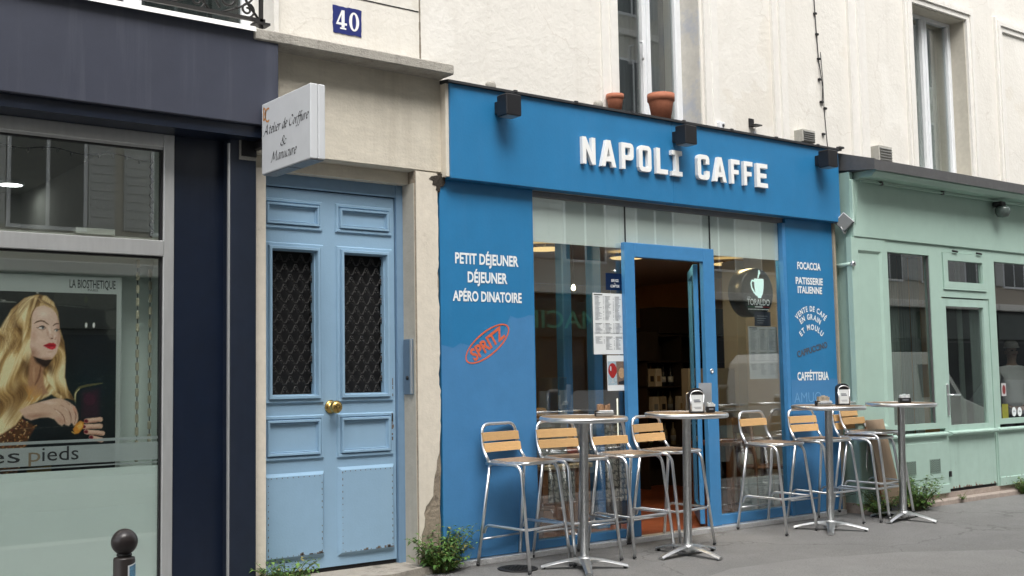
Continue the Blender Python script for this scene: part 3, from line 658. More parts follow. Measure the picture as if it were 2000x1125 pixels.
# fairy lights
def garland(label, path, bulb, r=.004, cat='string lights'):
    t = thing('string_lights', label, cat); q = MB(); q.tube(path, r, 5); q.build('wire', M_black, t)
    q = MB()
    for i, p in enumerate(path):
        if i % bulb == 0: q.lathe([(.001, -.03), (.008, -.02), (.008, -.004), (.001, 0)], 7, tuple(p))
    q.build('bulb', mat('fairy_bulb_%d' % len(path), (.12, .12, .11), .4), t); settle(t, path[0])
rs = random.Random(4)
garland('dark fairy light wire strung along the top of the salon window', [(1.6+.022*i, .20, 2.93+.012*math.sin(i*.35)-.0*i) for i in range(52)], 4)
garland('tangled fairy light wire hanging by the right frame of the salon window', [(2.74+.012*math.sin(i*1.3), .20, 2.93-.0135*i) for i in range(40)], 5)
def bead(label, x, z0, z1, y):
    t = thing('bead_garland', label, 'garland'); q = MB(); k = 0; z = z1
    while z > z0:
        q.box(x-.011, x+.011, y-.008, y+.008, z-.055, z, .004); z -= .085
    q.build('bead', mat('bead_%d' % int(x*100), (.40, .37, .27), .4, var=.3, scale=40), t)
    q = MB(); q.tube([(x+.006, y+.012, z0), (x+.003, y+.012, z1)], .004, 5); q.build('thread', M_black, t); settle(t, (x, y, z1))
bead('dark thread with beige beads hanging right of the salon poster', 2.655, .93, 2.25, .20)
bead('pale bead chain hanging at the right edge of the salon window', 2.775, .93, 2.2, .30)

# ------------------------------------------------------------------ salon poster (flat print painted cell by cell)
def paint_poster():
    SC = 2; W_, H_ = 270, 372; X0, Y0 = -35, 562
    im = np.zeros((H_*SC, W_*SC, 3)); yy, xx = np.mgrid[0:H_*SC, 0:W_*SC]; xx = xx/SC+X0; yy = yy/SC+Y0
    rng = np.random.default_rng(5)
    def noise(sc):
        a = rng.random((int(H_/sc)+3, int(W_/sc)+3)); fy = (yy-Y0)/sc; fx = (xx-X0)/sc; iy = fy.astype(int); ix = fx.astype(int); ty = fy-iy; tx = fx-ix
        ty = ty*ty*(3-2*ty); tx = tx*tx*(3-2*tx)
        return (a[iy, ix]*(1-tx)+a[iy, ix+1]*tx)*(1-ty)+(a[iy+1, ix]*(1-tx)+a[iy+1, ix+1]*tx)*ty
    def put(mask, c):
        mask = np.clip(mask, 0, 1)[..., None]; im[:] = im*(1-mask)+np.array(c)/255.*mask
    def polym(pts, soft=1.0):
        pts = np.array(pts, float); inside = np.zeros(xx.shape, bool); dist = np.full(xx.shape, 1e9); n = len(pts)
        x0, y0 = pts.min(0)-soft*3; x1, y1 = pts.max(0)+soft*3
        sel = (xx >= x0) & (xx <= x1) & (yy >= y0) & (yy <= y1); sx, sy = xx[sel], yy[sel]; ins = np.zeros(sx.shape, bool); d = np.full(sx.shape, 1e9)
        for i in range(n):
            a, b = pts[i], pts[(i+1) % n]; cnd = (a[1] > sy) != (b[1] > sy)
            ins ^= cnd & (sx < (b[0]-a[0])*(sy-a[1])/(b[1]-a[1]+1e-9)+a[0])
            ab = b-a; t = np.clip(((sx-a[0])*ab[0]+(sy-a[1])*ab[1])/(ab@ab+1e-9), 0, 1); d = np.minimum(d, np.hypot(sx-a[0]-t*ab[0], sy-a[1]-t*ab[1]))
        sd = np.where(ins, d, -d); out = np.zeros(xx.shape); out[sel] = np.clip(sd/soft*.5+.5, 0, 1); return out
    def ell(cx, cy, a, b, rot=0, soft=.3):
        c, s = math.cos(rot), math.sin(rot); u = ((xx-cx)*c+(yy-cy)*s)/a; v = (-(xx-cx)*s+(yy-cy)*c)/b
        return np.clip((1-np.hypot(u, v))/soft, 0, 1)
    def stroke(pts, wd, c, al=1.0, soft=.8, tip=True):
        pts = np.array(pts, float); k = 24
        if len(pts) > 2:
            t = np.linspace(0, 1, k); n = len(pts)-1
            f = t*n; i = np.minimum(f.astype(int), n-1); u = (f-i)[:, None]
            p0 = pts[np.maximum(i-1, 0)]; p1 = pts[i]; p2 = pts[i+1]; p3 = pts[np.minimum(i+2, n)]
            q = .5*(2*p1+(p2-p0)*u+(2*p0-5*p1+4*p2-p3)*u**2+(3*p1-p0-3*p2+p3)*u**3)
        else: q = np.linspace(pts[0], pts[1], k)
        x0, y0 = q.min(0)-wd*2-2; x1, y1 = q.max(0)+wd*2+2
        r0, r1 = int(max(0, (y0-Y0)*SC)), int(max(0, min(H_*SC, (y1-Y0)*SC))); c0, c1 = int(max(0, (x0-X0)*SC)), int(max(0, min(W_*SC, (x1-X0)*SC)))
        if r1 <= r0 or c1 <= c0: return
        sx, sy = xx[r0:r1, c0:c1], yy[r0:r1, c0:c1]; best = np.full(sx.shape, -1e9)
        for i in range(k-1):
            a, b = q[i], q[i+1]; ab = b-a; t = np.clip(((sx-a[0])*ab[0]+(sy-a[1])*ab[1])/(ab@ab+1e-9), 0, 1)
            d = np.hypot(sx-a[0]-t*ab[0], sy-a[1]-t*ab[1]); w_ = wd/2*(math.sin(math.pi*min(.98, max(.02, (i+.5)/k)))**.6 if tip else 1)
            best = np.maximum(best, w_-d)
        mk = np.clip(best/soft+.5, 0, 1)[..., None]*al; im[r0:r1, c0:c1] = im[r0:r1, c0:c1]*(1-mk)+np.array(c)/255.*mk
    # backdrop
    put(np.ones(xx.shape), (17, 19, 18)); put(np.clip((yy-690)/60, 0, 1)*np.clip((850-yy)/60, 0, 1)*.7, (9, 32, 33))
    put(polym([(105, 566), (235, 566), (235, 600), (205, 606), (175, 603), (172, 598), (105, 594)], 2)*.85, (58, 58, 54)); put(polym([(205, 607), (235, 604), (235, 664), (214, 664), (207, 650), (214, 640), (206, 630)], 2)*.9, (66, 67, 62))
    put(polym([(-35, 566), (110, 566), (110, 590), (-35, 600)], 3)*.4, (52, 48, 42)); stroke([(-10, 588), (32, 590)], 3, (150, 152, 146), .7); stroke([(105, 595), (172, 601)], 1.5, (96, 98, 92), .8)
    stroke([(0, 585), (12, 587)], 2.5, (170, 170, 165), .8); stroke([(70, 571), (76, 572)], 2.5, (190, 190, 180), .8); put(ell(168, 585, 4, 8)*.6, (70, 78, 50))
    for i in range(60):
        x = rng.uniform(110, 225); y = rng.uniform(700, 800); stroke([(x, y), (x+rng.uniform(6, 20), y+rng.uniform(-1, 1))], 1, (30, 50, 48), .35)
    for i in range(70):
        x = rng.uniform(150, 228); y = rng.uniform(725, 850); stroke([(x, y), (x+rng.uniform(2, 8), y-rng.uniform(0, 4))], 1.1, (110, 108, 84), rng.uniform(.1, .5))
    for cx in (168, 183): put(ell(cx, 635, 3.2, 7, 0, .5), (255, 252, 235))
    put(polym([(160, 765), (195, 758), (194, 815), (160, 815)], 5)*.6, (70, 24, 42)); put(ell(175, 780, 14, 14)*.5, (95, 30, 55))
    stroke([(147, 785), (147, 768), (156, 757), (175, 752), (200, 748)], 5, (118, 108, 66), .8); stroke([(147, 790), (147, 770), (155, 759)], 2, (215, 205, 160), .9)
    for i in range(4): stroke([(155+i*11, 765), (160+i*9, 800), (157+i*11, 838)], 2, (52, 18, 34), .5)
    put(polym([(60, 818), (160, 826), (235, 838), (235, 940), (40, 940)], 4)*.7, (13, 24, 26))
    # dress
    dress = polym([(-40, 745), (45, 742), (82, 765), (74, 782), (40, 798), (44, 818), (70, 832), (55, 860), (30, 935), (-40, 935)], 2)
    put(dress, (88, 58, 32))
    for i in range(900):
        x = rng.uniform(-35, 76); y = rng.uniform(750, 930)
        if dress[int((y-Y0)*SC), int((x-X0)*SC)] > .5: put_c = [(214, 160, 96), (160, 104, 54), (52, 30, 20), (245, 214, 160), (120, 60, 50)][rng.integers(0, 5)]; a = rng.uniform(0, 6.28); stroke([(x, y), (x+3*math.cos(a), y+3*math.sin(a))], 1.5, put_c, .75, tip=False)
    # hair mass
    hair = polym([(74, 575), (90, 578), (104, 590), (112, 608), (116, 640), (124, 668), (127, 695), (125, 735), (128, 752), (138, 772), (120, 782), (100, 770), (60, 790), (30, 830), (0, 850), (-40, 850), (-40, 655), (2, 640), (22, 604), (48, 582)], 2)
    put(hair, (146, 118, 80)); 
    pal = [(205, 178, 134), (230, 208, 168), (176, 144, 98), (112, 82, 52), (88, 62, 38), (156, 124, 82), (194, 164, 118), (216, 188, 142)]
    def vn(u, v, seed):
        r_ = np.random.default_rng(seed); a_ = r_.random((64, 64)); iu_ = np.floor(u).astype(int); iv_ = np.floor(v).astype(int); tu = u-iu_; tv = v-iv_; tu = tu*tu*(3-2*tu); tv = tv*tv*(3-2*tv)
        g_ = lambda i, j: a_[i % 64, j % 64]
        return (g_(iu_, iv_)*(1-tu)+g_(iu_+1, iv_)*tu)*(1-tv)+(g_(iu_, iv_+1)*(1-tu)+g_(iu_+1, iv_+1)*tu)*tv
    def hairfield(mask, flow, ph, k):
        wv = 8.5*np.sin((yy-600)/19+xx/31+ph)*np.clip((yy-600)/60, 0, 1)+4*np.sin(yy/11+xx/17+ph*2)*np.clip((yy-640)/80, 0, 1)
        u = flow+wv
        fine = vn(u/1.1+200, yy/46, 1)*.5+vn(u/2.6+200, yy/60, 2)*.5; mid = vn(u/7+100, yy/55, 3); big = vn(u/17+50, yy/34, 4)
        wave = .5+.5*np.sin((yy-600)/19+xx/31+ph+1.2)
        v = .16+.22*fine+.30*mid+.30*big*1.1+.26*(wave-.5)*np.clip((yy-610)/50, 0, 1)
        v = np.clip((v-.5)*1.95+.5+k, 0, 1)[..., None]
        stops = [np.array(c)/255. for c in ((58, 38, 22), (118, 88, 52), (184, 150, 102), (234, 210, 168))]
        c = np.where(v < .33, stops[0]+(stops[1]-stops[0])*v/.33, np.where(v < .66, stops[1]+(stops[2]-stops[1])*(v-.33)/.33, stops[2]+(stops[3]-stops[2])*(v-.66)/.34))
        mk = np.clip(mask, 0, 1)[..., None]; im[:] = im*(1-mk)+c*mk
    edge = np.clip(hair+.35*(vn(xx/3+yy/9, yy/20, 7)-.5)*(hair > .02)*(hair < .98), 0, 1)
    rad = np.hypot(xx-74, (yy-640)*.75)
    hairfield(edge, xx*.9+.42*(yy-580)*np.clip((660-yy)/80, 0, 1)+.22*np.clip(yy-660, 0, 400), .4, .02)
    # shadowed hollow beside the neck and loose strands
    put(ell(50, 712, 12, 30, .1, .9)*hair*.55, (66, 44, 26)); put(ell(22, 800, 20, 34, .3, .9)*hair*.3, (70, 48, 28)); put(ell(40, 606, 16, 12, -.6, .9)*hair*.45, (238, 216, 176)); put(ell(12, 668, 12, 22, .5, .9)*hair*.4, (240, 218, 178)); put(ell(30, 752, 10, 20, .2, .9)*hair*.4, (236, 212, 170))
    for i in range(70):
        x0 = 74-rng.random()*22; stroke([(x0, 577+rng.random()*5), (x0-18, 596), (x0-36-rng.random()*20, 640), (x0-30-rng.random()*30, 690)], rng.uniform(.5, 1.0), pal[rng.integers(0, 8)], .3, .9)
    # neck and chest
    neck = polym([(60, 690), (92, 702), (84, 726), (86, 750), (94, 768), (66, 776), (54, 760), (56, 725)], 2.5)
    put(neck, (168, 128, 100)); put(polym([(66, 696), (106, 702), (100, 718), (84, 716), (70, 706)], 3)*.92, (38, 24, 18)); stroke([(80, 712), (76, 735), (68, 752)], 4, (112, 74, 52), .7); stroke([(66, 715), (66, 745)], 5, (196, 156, 126), .6)
    for i in range(7): stroke([(50+i*5, 752+i), (62+i*3, 770), (72-i*2, 784)], 1.6, (206, 158, 92), .8); stroke([(74-i*5, 750), (60-i, 768), (50+i*2, 784)], 1.4, (190, 138, 76), .7)
    # far hair, right of the face
    fh = polym([(116, 648), (124, 668), (128, 698), (126, 735), (132, 760), (146, 782), (126, 776), (108, 764), (92, 744), (88, 722), (100, 706), (112, 690)], 1.5); put(fh, (150, 116, 70))
    hairfield(fh, xx*1.0-.18*(yy-650), 2.1, .02); put(ell(98, 718, 9, 22, -.2, .9)*fh*.6, (56, 38, 24))
    # face
    face = polym([(61, 612), (72, 599), (86, 596), (100, 602), (110, 612), (114, 626), (116, 638), (115.5, 648), (118, 656), (117.5, 666), (114, 677), (110, 690), (101, 701), (89, 703), (76, 699.5), (63, 694), (58, 676), (59, 655), (62, 634)], 1.2)
    put(face, (212, 180, 164))
    def shade(m_, c, k): put(m_*face*k, c)
    shade(ell(60, 690, 22, 16, .3, .9), (150, 108, 88), .75); shade(ell(88, 703, 26, 7, 0, .9), (158, 116, 96), .8); shade(ell(116, 640, 8, 30, 0, .9), (168, 124, 106), .7)
    shade(ell(84, 612, 18, 12, 0, .9), (234, 208, 192), .8); shade(ell(80, 664, 14, 10, .3, .9), (228, 194, 178), .8); shade(ell(66, 655, 8, 18, 0, .9), (186, 146, 126), .55); shade(ell(98, 692, 10, 6, 0, .9), (226, 194, 178), .7)
    shade(ell(97, 645, 3.5, 12, -.25, .9), (236, 210, 196), .8); shade(ell(93, 650, 3, 10, -.2, .9), (176, 136, 118), .55); shade(ell(113, 667, 4, 12, 0, .9), (182, 138, 120), .7)
    stroke([(66, 632), (74, 627.5), (84, 627), (95, 634)], 3.0, (92, 66, 46), .85); stroke([(103, 636), (109, 632.5), (115, 632.5)], 2.6, (86, 60, 44), .85)
    put(ell(82, 640, 9, 5, .05, .6)*.6, (128, 92, 78)); put(ell(81, 640.5, 6.6, 3, .1, .4), (214, 206, 200)); put(ell(83.5, 640, 2.9, 2.9, 0, .4), (78, 92, 96)); put(ell(83.8, 640, 1.3, 1.4, 0, .4), (14, 12, 12))
    stroke([(73.5, 641), (79, 637.2), (85, 637.2), (89.5, 641)], 1.9, (34, 22, 18), .95); stroke([(75, 642.5), (82, 644), (88, 642.5)], .9, (108, 76, 62), .7); stroke([(74, 641), (70.5, 638.5)], 1.3, (38, 26, 20), .8)
    put(ell(110.5, 645, 5, 3.4, .1, .6)*.6, (128, 92, 78)); put(ell(109.5, 645.5, 4, 2.6, .1, .4), (206, 198, 192)); put(ell(110.8, 645.2, 2.1, 2.4, 0, .4), (72, 84, 88)); stroke([(105, 645), (109, 642.2), (114.5, 643.5)], 1.6, (34, 22, 18), .9); stroke([(114, 644), (117, 641.5)], 1.2, (38, 26, 20), .8)
    stroke([(99, 652), (104, 657), (109, 658), (108.5, 662)], 1.4, (170, 124, 106), .7); put(ell(106.5, 656.5, 3.6, 3, 0, .7)*.7, (238, 212, 198)); put(ell(101.5, 660.5, 2.6, 1.5, .25, .5), (92, 52, 44)); put(ell(108, 662, 1.4, 1.1, 0, .5), (96, 56, 48)); stroke([(97, 658), (99, 662), (103, 663)], 1.2, (160, 112, 96), .7)
    put(polym([(84, 675), (90, 672), (97, 669.5), (101, 670.2), (104, 669.4), (108.5, 672), (109.5, 675), (103, 676), (94, 676)], .9), (176, 22, 42)); put(polym([(86, 675.6), (95, 676), (109.3, 675.4), (107.5, 680), (102, 682.8), (95, 681)], .9), (200, 40, 58)); stroke([(84.5, 675.2), (94, 675.8), (109, 675.2)], 1.0, (84, 10, 20), .9); put(ell(101, 679, 4, 1.4, 0, .8)*.6, (240, 130, 140)); put(ell(98, 687, 8, 2, 0, .9)*.4, (160, 112, 96))
    # hair over the forehead and cheek
    fl_ = polym([(75, 577), (68, 592), (62, 612), (60, 640), (57, 672), (50, 705), (42, 700), (44, 650), (50, 610), (62, 585)], 2.5); hairfield(fl_, xx*1.2+.35*(yy-600), 1.0, .04)
    for i in range(40):
        u = rng.random(); stroke([(72, 580), (88-u*3, 588+u*6), (103+u*4, 598+u*6), (112+u*3, 616+u*8)], rng.uniform(.6, 1.5), pal[rng.integers(2, 8)], rng.uniform(.15, .45))
    stroke([(75, 582), (69, 598), (61, 616), (58, 640)], 2.5, (92, 62, 34), .6); stroke([(75, 590), (92, 594), (106, 606)], 2, (110, 78, 44), .5)
    # hands
    hand = polym([(37, 801), (52, 793), (72, 786), (92, 781), (106, 777.5), (120, 778), (134, 784), (147, 794), (152, 806), (153, 818), (149, 829), (144, 832), (140, 826), (134, 832), (128, 830), (125, 828), (121, 832), (114, 828), (106, 819), (94, 815), (78, 816), (60, 821), (48, 816)], 1.3)
    put(hand, (206, 172, 152)); put(ell(70, 812, 36, 7, -.1, .9)*hand*.7, (158, 118, 98)); put(ell(96, 786, 20, 6, .1, .9)*hand*.7, (232, 204, 188)); put(ell(118, 822, 16, 8, .5, .9)*hand*.6, (172, 128, 108))
    for q in ([(104, 797), (118, 806), (125, 816), (126, 829)], [(118, 790), (132, 800), (138, 812), (138, 828)], [(130, 785), (143, 798), (148, 812), (145, 828)]): stroke(q, 1.8, (120, 78, 62), .8)
    for q in ([(108, 800), (117, 808)], [(124, 794), (134, 803)], [(136, 790), (146, 802)]): stroke(q, 3, (236, 208, 192), .6)
    put(ell(146, 800, 4, 12, -.5, .8)*hand*.5, (216, 140, 116))
    for (x0, y0, x1, y1) in ((168, 822, 196, 819), (163, 833, 196, 832), (168, 843, 200, 846), (178, 854, 198, 859)):
        stroke([(x0, y0), (x1, y1)], 9.5, (206, 168, 146), 1, 1, False); stroke([(x0+2, y0+3.4), (x1, y1+3.4)], 2.4, (140, 96, 78), .6, 1.4); stroke([(x0+2, y0-2), (x1, y1-2)], 2.4, (230, 200, 180), .5, 1.4); put(ell(x0, y0, 5, 4, 0, .4), (112, 16, 34))
    put(polym([(142, 838), (148, 828), (156, 821), (164, 824), (162, 836), (154, 846), (146, 848)], 1.2), (206, 138, 56)); put(polym([(150, 832), (158, 824), (162, 832), (154, 840)], 1), (232, 174, 96)); stroke([(139, 842), (146, 847)], 2, (228, 190, 110), .9)
    stroke([(-35, 838), (60, 836), (160, 831)], 1, (180, 176, 160), .35)
    put(polym([(52, 915), (100, 908), (100, 935), (52, 940)], 1)*.8, (140, 118, 62))
    im[:] = np.clip(im+(noise(3)[..., None]-.5)*.03, 0, 1)
    im[:] = np.clip(im*.78+.22*(3*im**2-2*im**3)*1.08, 0, 1); im[:] = np.clip(im+(noise(1.2)[..., None]-.5)*.025, 0, 1)
    return im, X0, Y0, SC
pim, PX0, PY0, PSC = paint_poster()
pt = thing('poster', 'salon advertising poster of a blonde woman with red lips in the navy shop window', 'poster')
PYY = .20
a = P(238, 545, PYY); b_ = P(228, 576, PYY); c_ = P(-30, 940, PYY)
px0, px1, pz0, pz1 = 1.70, b_.x, .86, P(228, 575, PYY).z
q = MB(); q.box(px0-.06, a.x, PYY+.004, PYY+.010, pz0-.04, a.z+.005); q.build('sheet', mat('poster_paper', (.44, .47, .45), .45, var=.03, scale=3), pt)
nx, nz = 190, 300
xs = np.linspace(px0, px1, nx+1); zs = np.linspace(pz0, pz1, nz+1); XX, ZZ = np.meshgrid(xs, zs)
me = bpy.data.meshes.new('picture')
verts = np.stack([XX.ravel(), np.full(XX.size, PYY), ZZ.ravel()], 1)
idx = np.arange((nx+1)*(nz+1)).reshape(nz+1, nx+1); faces = np.stack([idx[:-1, :-1].ravel(), idx[:-1, 1:].ravel(), idx[1:, 1:].ravel(), idx[1:, :-1].ravel()], 1)
me.from_pydata(verts.tolist(), [], faces.tolist())
d = np.stack([verts[:, 0]-CAM.x, verts[:, 1]-CAM.y, verts[:, 2]-CAM.z], 1); dep = d@np.array(FW)
su = 1000+FPX*(d@np.array(RT))/dep; sv = 562.5-FPX*(d@np.array(UP))/dep
iu = np.clip(((su-PX0)*PSC).astype(int), 0, pim.shape[1]-1); iv = np.clip(((sv-PY0)*PSC).astype(int), 0, pim.shape[0]-1)
cl = pim[iv, iu]; cl = np.where(cl <= .04045, cl/12.92, ((cl+.055)/1.055)**2.4)*1.12; cl = np.clip(cl, 0, .9)
at = me.color_attributes.new('print', 'FLOAT_COLOR', 'POINT'); at.data.foreach_set('color', np.concatenate([cl, np.ones((len(cl), 1))], 1).astype(np.float32).ravel())
me.materials.append(vcol('poster_print', .35)); o = bpy.data.objects.new('picture', me); col.objects.link(o); o.parent = pt
q = MB(); A = P(136, 561, PYY); B = P(226, 565, PYY); text_on(q, 'LA BIOSTHETIQUE', A.x, B.x, P(180, 563, PYY).z, .052, PYY+.003, .012); A = P(172, 567, PYY); B = P(192, 568, PYY); text_on(q, 'PARIS', A.x, B.x, P(180, 569, PYY).z, .014, PYY+.003); q.build('lettering', M_inkd, pt)
settle(pt, (2.1, PYY, .86))

# ------------------------------------------------------------------ projecting sign
ps = thing('projecting_sign', 'white square hanging sign for the hairdresser, standing out above the blue door', 'sign')
SX = 3.35
q = MB(); q.box(SX, SX+.052, -.905, -.205, 2.822, 3.305, .005); q.box(SX+.056, SX+.105, -.905, -.205, 2.822, 3.305, .005); q.box(SX+.01, SX+.09, -.895, -.215, 2.83, 3.295); q.build('box', M_signw, ps)
q = MB(); q.box(SX+.006, SX+.1, -.89, -.22, 2.816, 2.8215); q.box(SX+.01, SX+.09, -.60, -.58, 2.812, 2.8165); q.build('underside', mat('sign_base_metal', (.22, .25, .28), .5, .4, var=.2, scale=12), ps)
q = MB(); q.box(SX+.03, SX+.07, -.205, .0, 3.03, 3.10); q.box(SX-.06, SX+.05, -.018, -.004, 2.98, 3.14); q.tube([(SX+.05, -.21, 3.07), (SX+.05, -.01, 3.07)], .022, 8); q.build('bracket', M_black, ps)
q = MB(); q.box(SX-.075, SX+.05, -.010, -.0045, 2.955, 3.155); q.build('wall_plate', mat('bracket_plate', (.36, .35, .32), .6, .4, var=.3, scale=20), ps)
# chancery lettering drawn with a broad nib; u runs from wall to street, seen from the left
GL = {
 'A': (1.0, [[(0, 0), (.10, .02), (.5, .72), (.58, .74)], [(.55, .74), (.62, .3), (.74, 0), (.84, .06)], [(.2, .26), (.68, .26)]]),
 't': (.36, [[(.14, .62), (.10, .12), (.18, 0), (.32, .08)], [(0, .46), (.32, .46)]]),
 'e': (.42, [[(.06, .24), (.34, .32), (.30, .46), (.16, .46), (.05, .28), (.06, .08), (.18, 0), (.36, .1)]]),
 'l': (.26, [[(.10, .76), (.06, .12), (.12, 0), (.24, .08)]]),
 'i': (.26, [[(.0, .4), (.10, .46), (.07, .1), (.13, 0), (.24, .08)], [(.11, .62), (.13, .63)]]),
 'r': (.38, [[(.0, .4), (.10, .46), (.06, 0)], [(.07, .26), (.2, .44), (.32, .42)]]),
 'd': (.50, [[(.36, .42), (.22, .47), (.06, .3), (.06, .08), (.16, 0), (.32, .16), (.42, .76)], [(.42, .76), (.36, .1), (.40, 0), (.5, .08)]]),
 'C': (.70, [[(.62, .60), (.5, .74), (.3, .7), (.08, .44), (.08, .14), (.26, -.01), (.5, .06), (.62, .18)]]),
 'o': (.44, [[(.22, .46), (.06, .3), (.06, .08), (.18, 0), (.34, .14), (.36, .36), (.22, .46)]]),
 'f': (.34, [[(.44, .70), (.34, .76), (.24, .6), (.14, -.1), (.02, -.26), (-.08, -.22)], [(.04, .45), (.36, .45)]]),
 'u': (.50, [[(.0, .4), (.09, .46), (.06, .1), (.14, 0), (.28, .14), (.38, .46)], [(.38, .46), (.34, .1), (.38, 0), (.5, .08)]]),
 'M': (1.05, [[(-.04, .0), (.06, .02), (.24, .74)], [(.24, .74), (.42, .1)], [(.42, .1), (.76, .74)], [(.76, .74), (.82, .1), (.86, 0), (.98, .06)]]),
 'a': (.48, [[(.36, .44), (.22, .47), (.06, .3), (.06, .08), (.16, 0), (.30, .16), (.37, .46)], [(.37, .46), (.34, .1), (.38, 0), (.48, .08)]]),
 'n': (.50, [[(.0, .4), (.10, .46), (.06, 0)], [(.07, .26), (.22, .45), (.34, .40), (.32, .1), (.36, 0), (.48, .08)]]),
 'c': (.38, [[(.34, .38), (.24, .47), (.06, .3), (.06, .08), (.18, 0), (.34, .1)]]),
 '&': (.78, [[(.74, .38), (.6, .42), (.44, .06), (.24, -.01), (.06, .14), (.12, .34), (.4, .5), (.40, .7), (.28, .74), (.2, .6), (.34, .3), (.56, .04), (.74, .06)]]),
 ' ': (.30, [])}
def chancery(mb, body, u0, u1, z0, cap, x):
    tot = sum(GL[c][0] for c in body); sx = (u1-u0)/tot; sz = cap/.74; cur = 0; nib = (.078*.82, .078*.62)
    for ch in body:
        wd, strokes = GL[ch]
        for st in strokes:
            pts = [Vector((p[0]+.22*p[1], p[1], 0)) for p in st]
            if len(pts) > 2:
                sm = []
                n_ = len(pts)-1
                for i in range(n_):
                    p0, p1, p2, p3 = pts[max(i-1, 0)], pts[i], pts[i+1], pts[min(i+2, n_)]
                    for k in range(5):
                        t = k/5; sm.append(.5*(2*p1+(p2-p0)*t+(2*p0-5*p1+4*p2-p3)*t*t+(3*p1-p0-3*p2+p3)*t**3))
                pts = sm+[pts[-1]]
            vs = []
            for p in pts:
                for sg in (-1, 1):
                    uu = (cur+p.x-.08)*sx+u0+sg*nib[0]*sz*.8; zz = z0+p.y*sz+sg*nib[1]*sz*.8; vs.append((x, -uu, zz))
            mb.add(vs, [(2*i, 2*i+1, 2*i+3, 2*i+2) for i in range(len(pts)-1)])
        cur += wd
q = MB(); chancery(q, 'Atelier de Coiffure', .242, .885, 3.085, .062, SX-.0015); chancery(q, '&', .490, .575, 2.974, .058, SX-.0015); chancery(q, 'Manucure', .36, .72, 2.888, .064, SX-.0015)
# slope of the line: the middle line sits centred
q.build('lettering', M_inkd, ps)
def logo(mb, pts): mb.add([(SX-.0015, -u, z) for u, z in pts], [tuple(range(len(pts)))])
q = MB()
def band(mb, pts, wd):
    vs = []
    for i, p in enumerate(pts):
        a = Vector(pts[max(i-1, 0)]); b = Vector(pts[min(i+1, len(pts)-1)]); t = (b-a).normalized(); n_ = Vector((-t.y, t.x))*wd/2
        vs += [(SX-.0015, -(p[0]+n_.x), p[1]+n_.y), (SX-.0015, -(p[0]-n_.x), p[1]-n_.y)]
    mb.add(vs, [(2*i, 2*i+1, 2*i+3, 2*i+2) for i in range(len(pts)-1)])
def arc2(cx, cz, a, b, t0, t1, n=16): return [(cx+a*math.cos(R(t0+(t1-t0)*i/n)), cz+b*math.sin(R(t0+(t1-t0)*i/n))) for i in range(n+1)]
band(q, arc2(.232, 3.232, .036, .042, -90, 90), .012); band(q, [(.234, 3.190), (.234, 3.274)], .011); band(q, arc2(.300, 3.216, .040, .044, 60, 300), .012); band(q, [(.250, 3.246), (.250, 3.222)], .008)
q.build('emblem', mat('gold_orange_print', (.55, .24, .06), .4, var=.5, scale=40), ps)
settle(ps, (SX+.05, -.2, 3.07))

# ------------------------------------------------------------------ blue cafe shopfront
cf = thing('shopfront', 'bright blue cafe shopfront with raised white block letters on its sign', 'shopfront')
q = MB(); q.box(4.985, 7.4235, -.09, .02, 2.975, 3.725, .004); q.box(7.4265, 9.875, -.09, .02, 2.975, 3.735, .004); q.box(7.4235, 7.4265, -.086, .02, 2.98, 3.72)
sb = q.build('sign_board', M_blue, cf)
q = MB(); q.box(4.955, 4.984, -.07, .03, 2.99, 3.72); q.build('side_batten', M_pier, cf)
q = MB(); q.prism([(-.118, 3.722), (-.118, 3.742), (.08, 3.764), (.30, 3.764), (.30, 3.736)], 4.95, 9.90, 'x')
for i in range(7): q.box(5.6+i*.65, 5.63+i*.65, -.123, -.10, 3.732, 3.75)
q.box(9.86, 9.93, -.13, -.08, 3.745, 3.765); q.build('flashing', mat('bitumen_flashing', (.03, .03, .032), .6, var=.3, scale=8), cf)
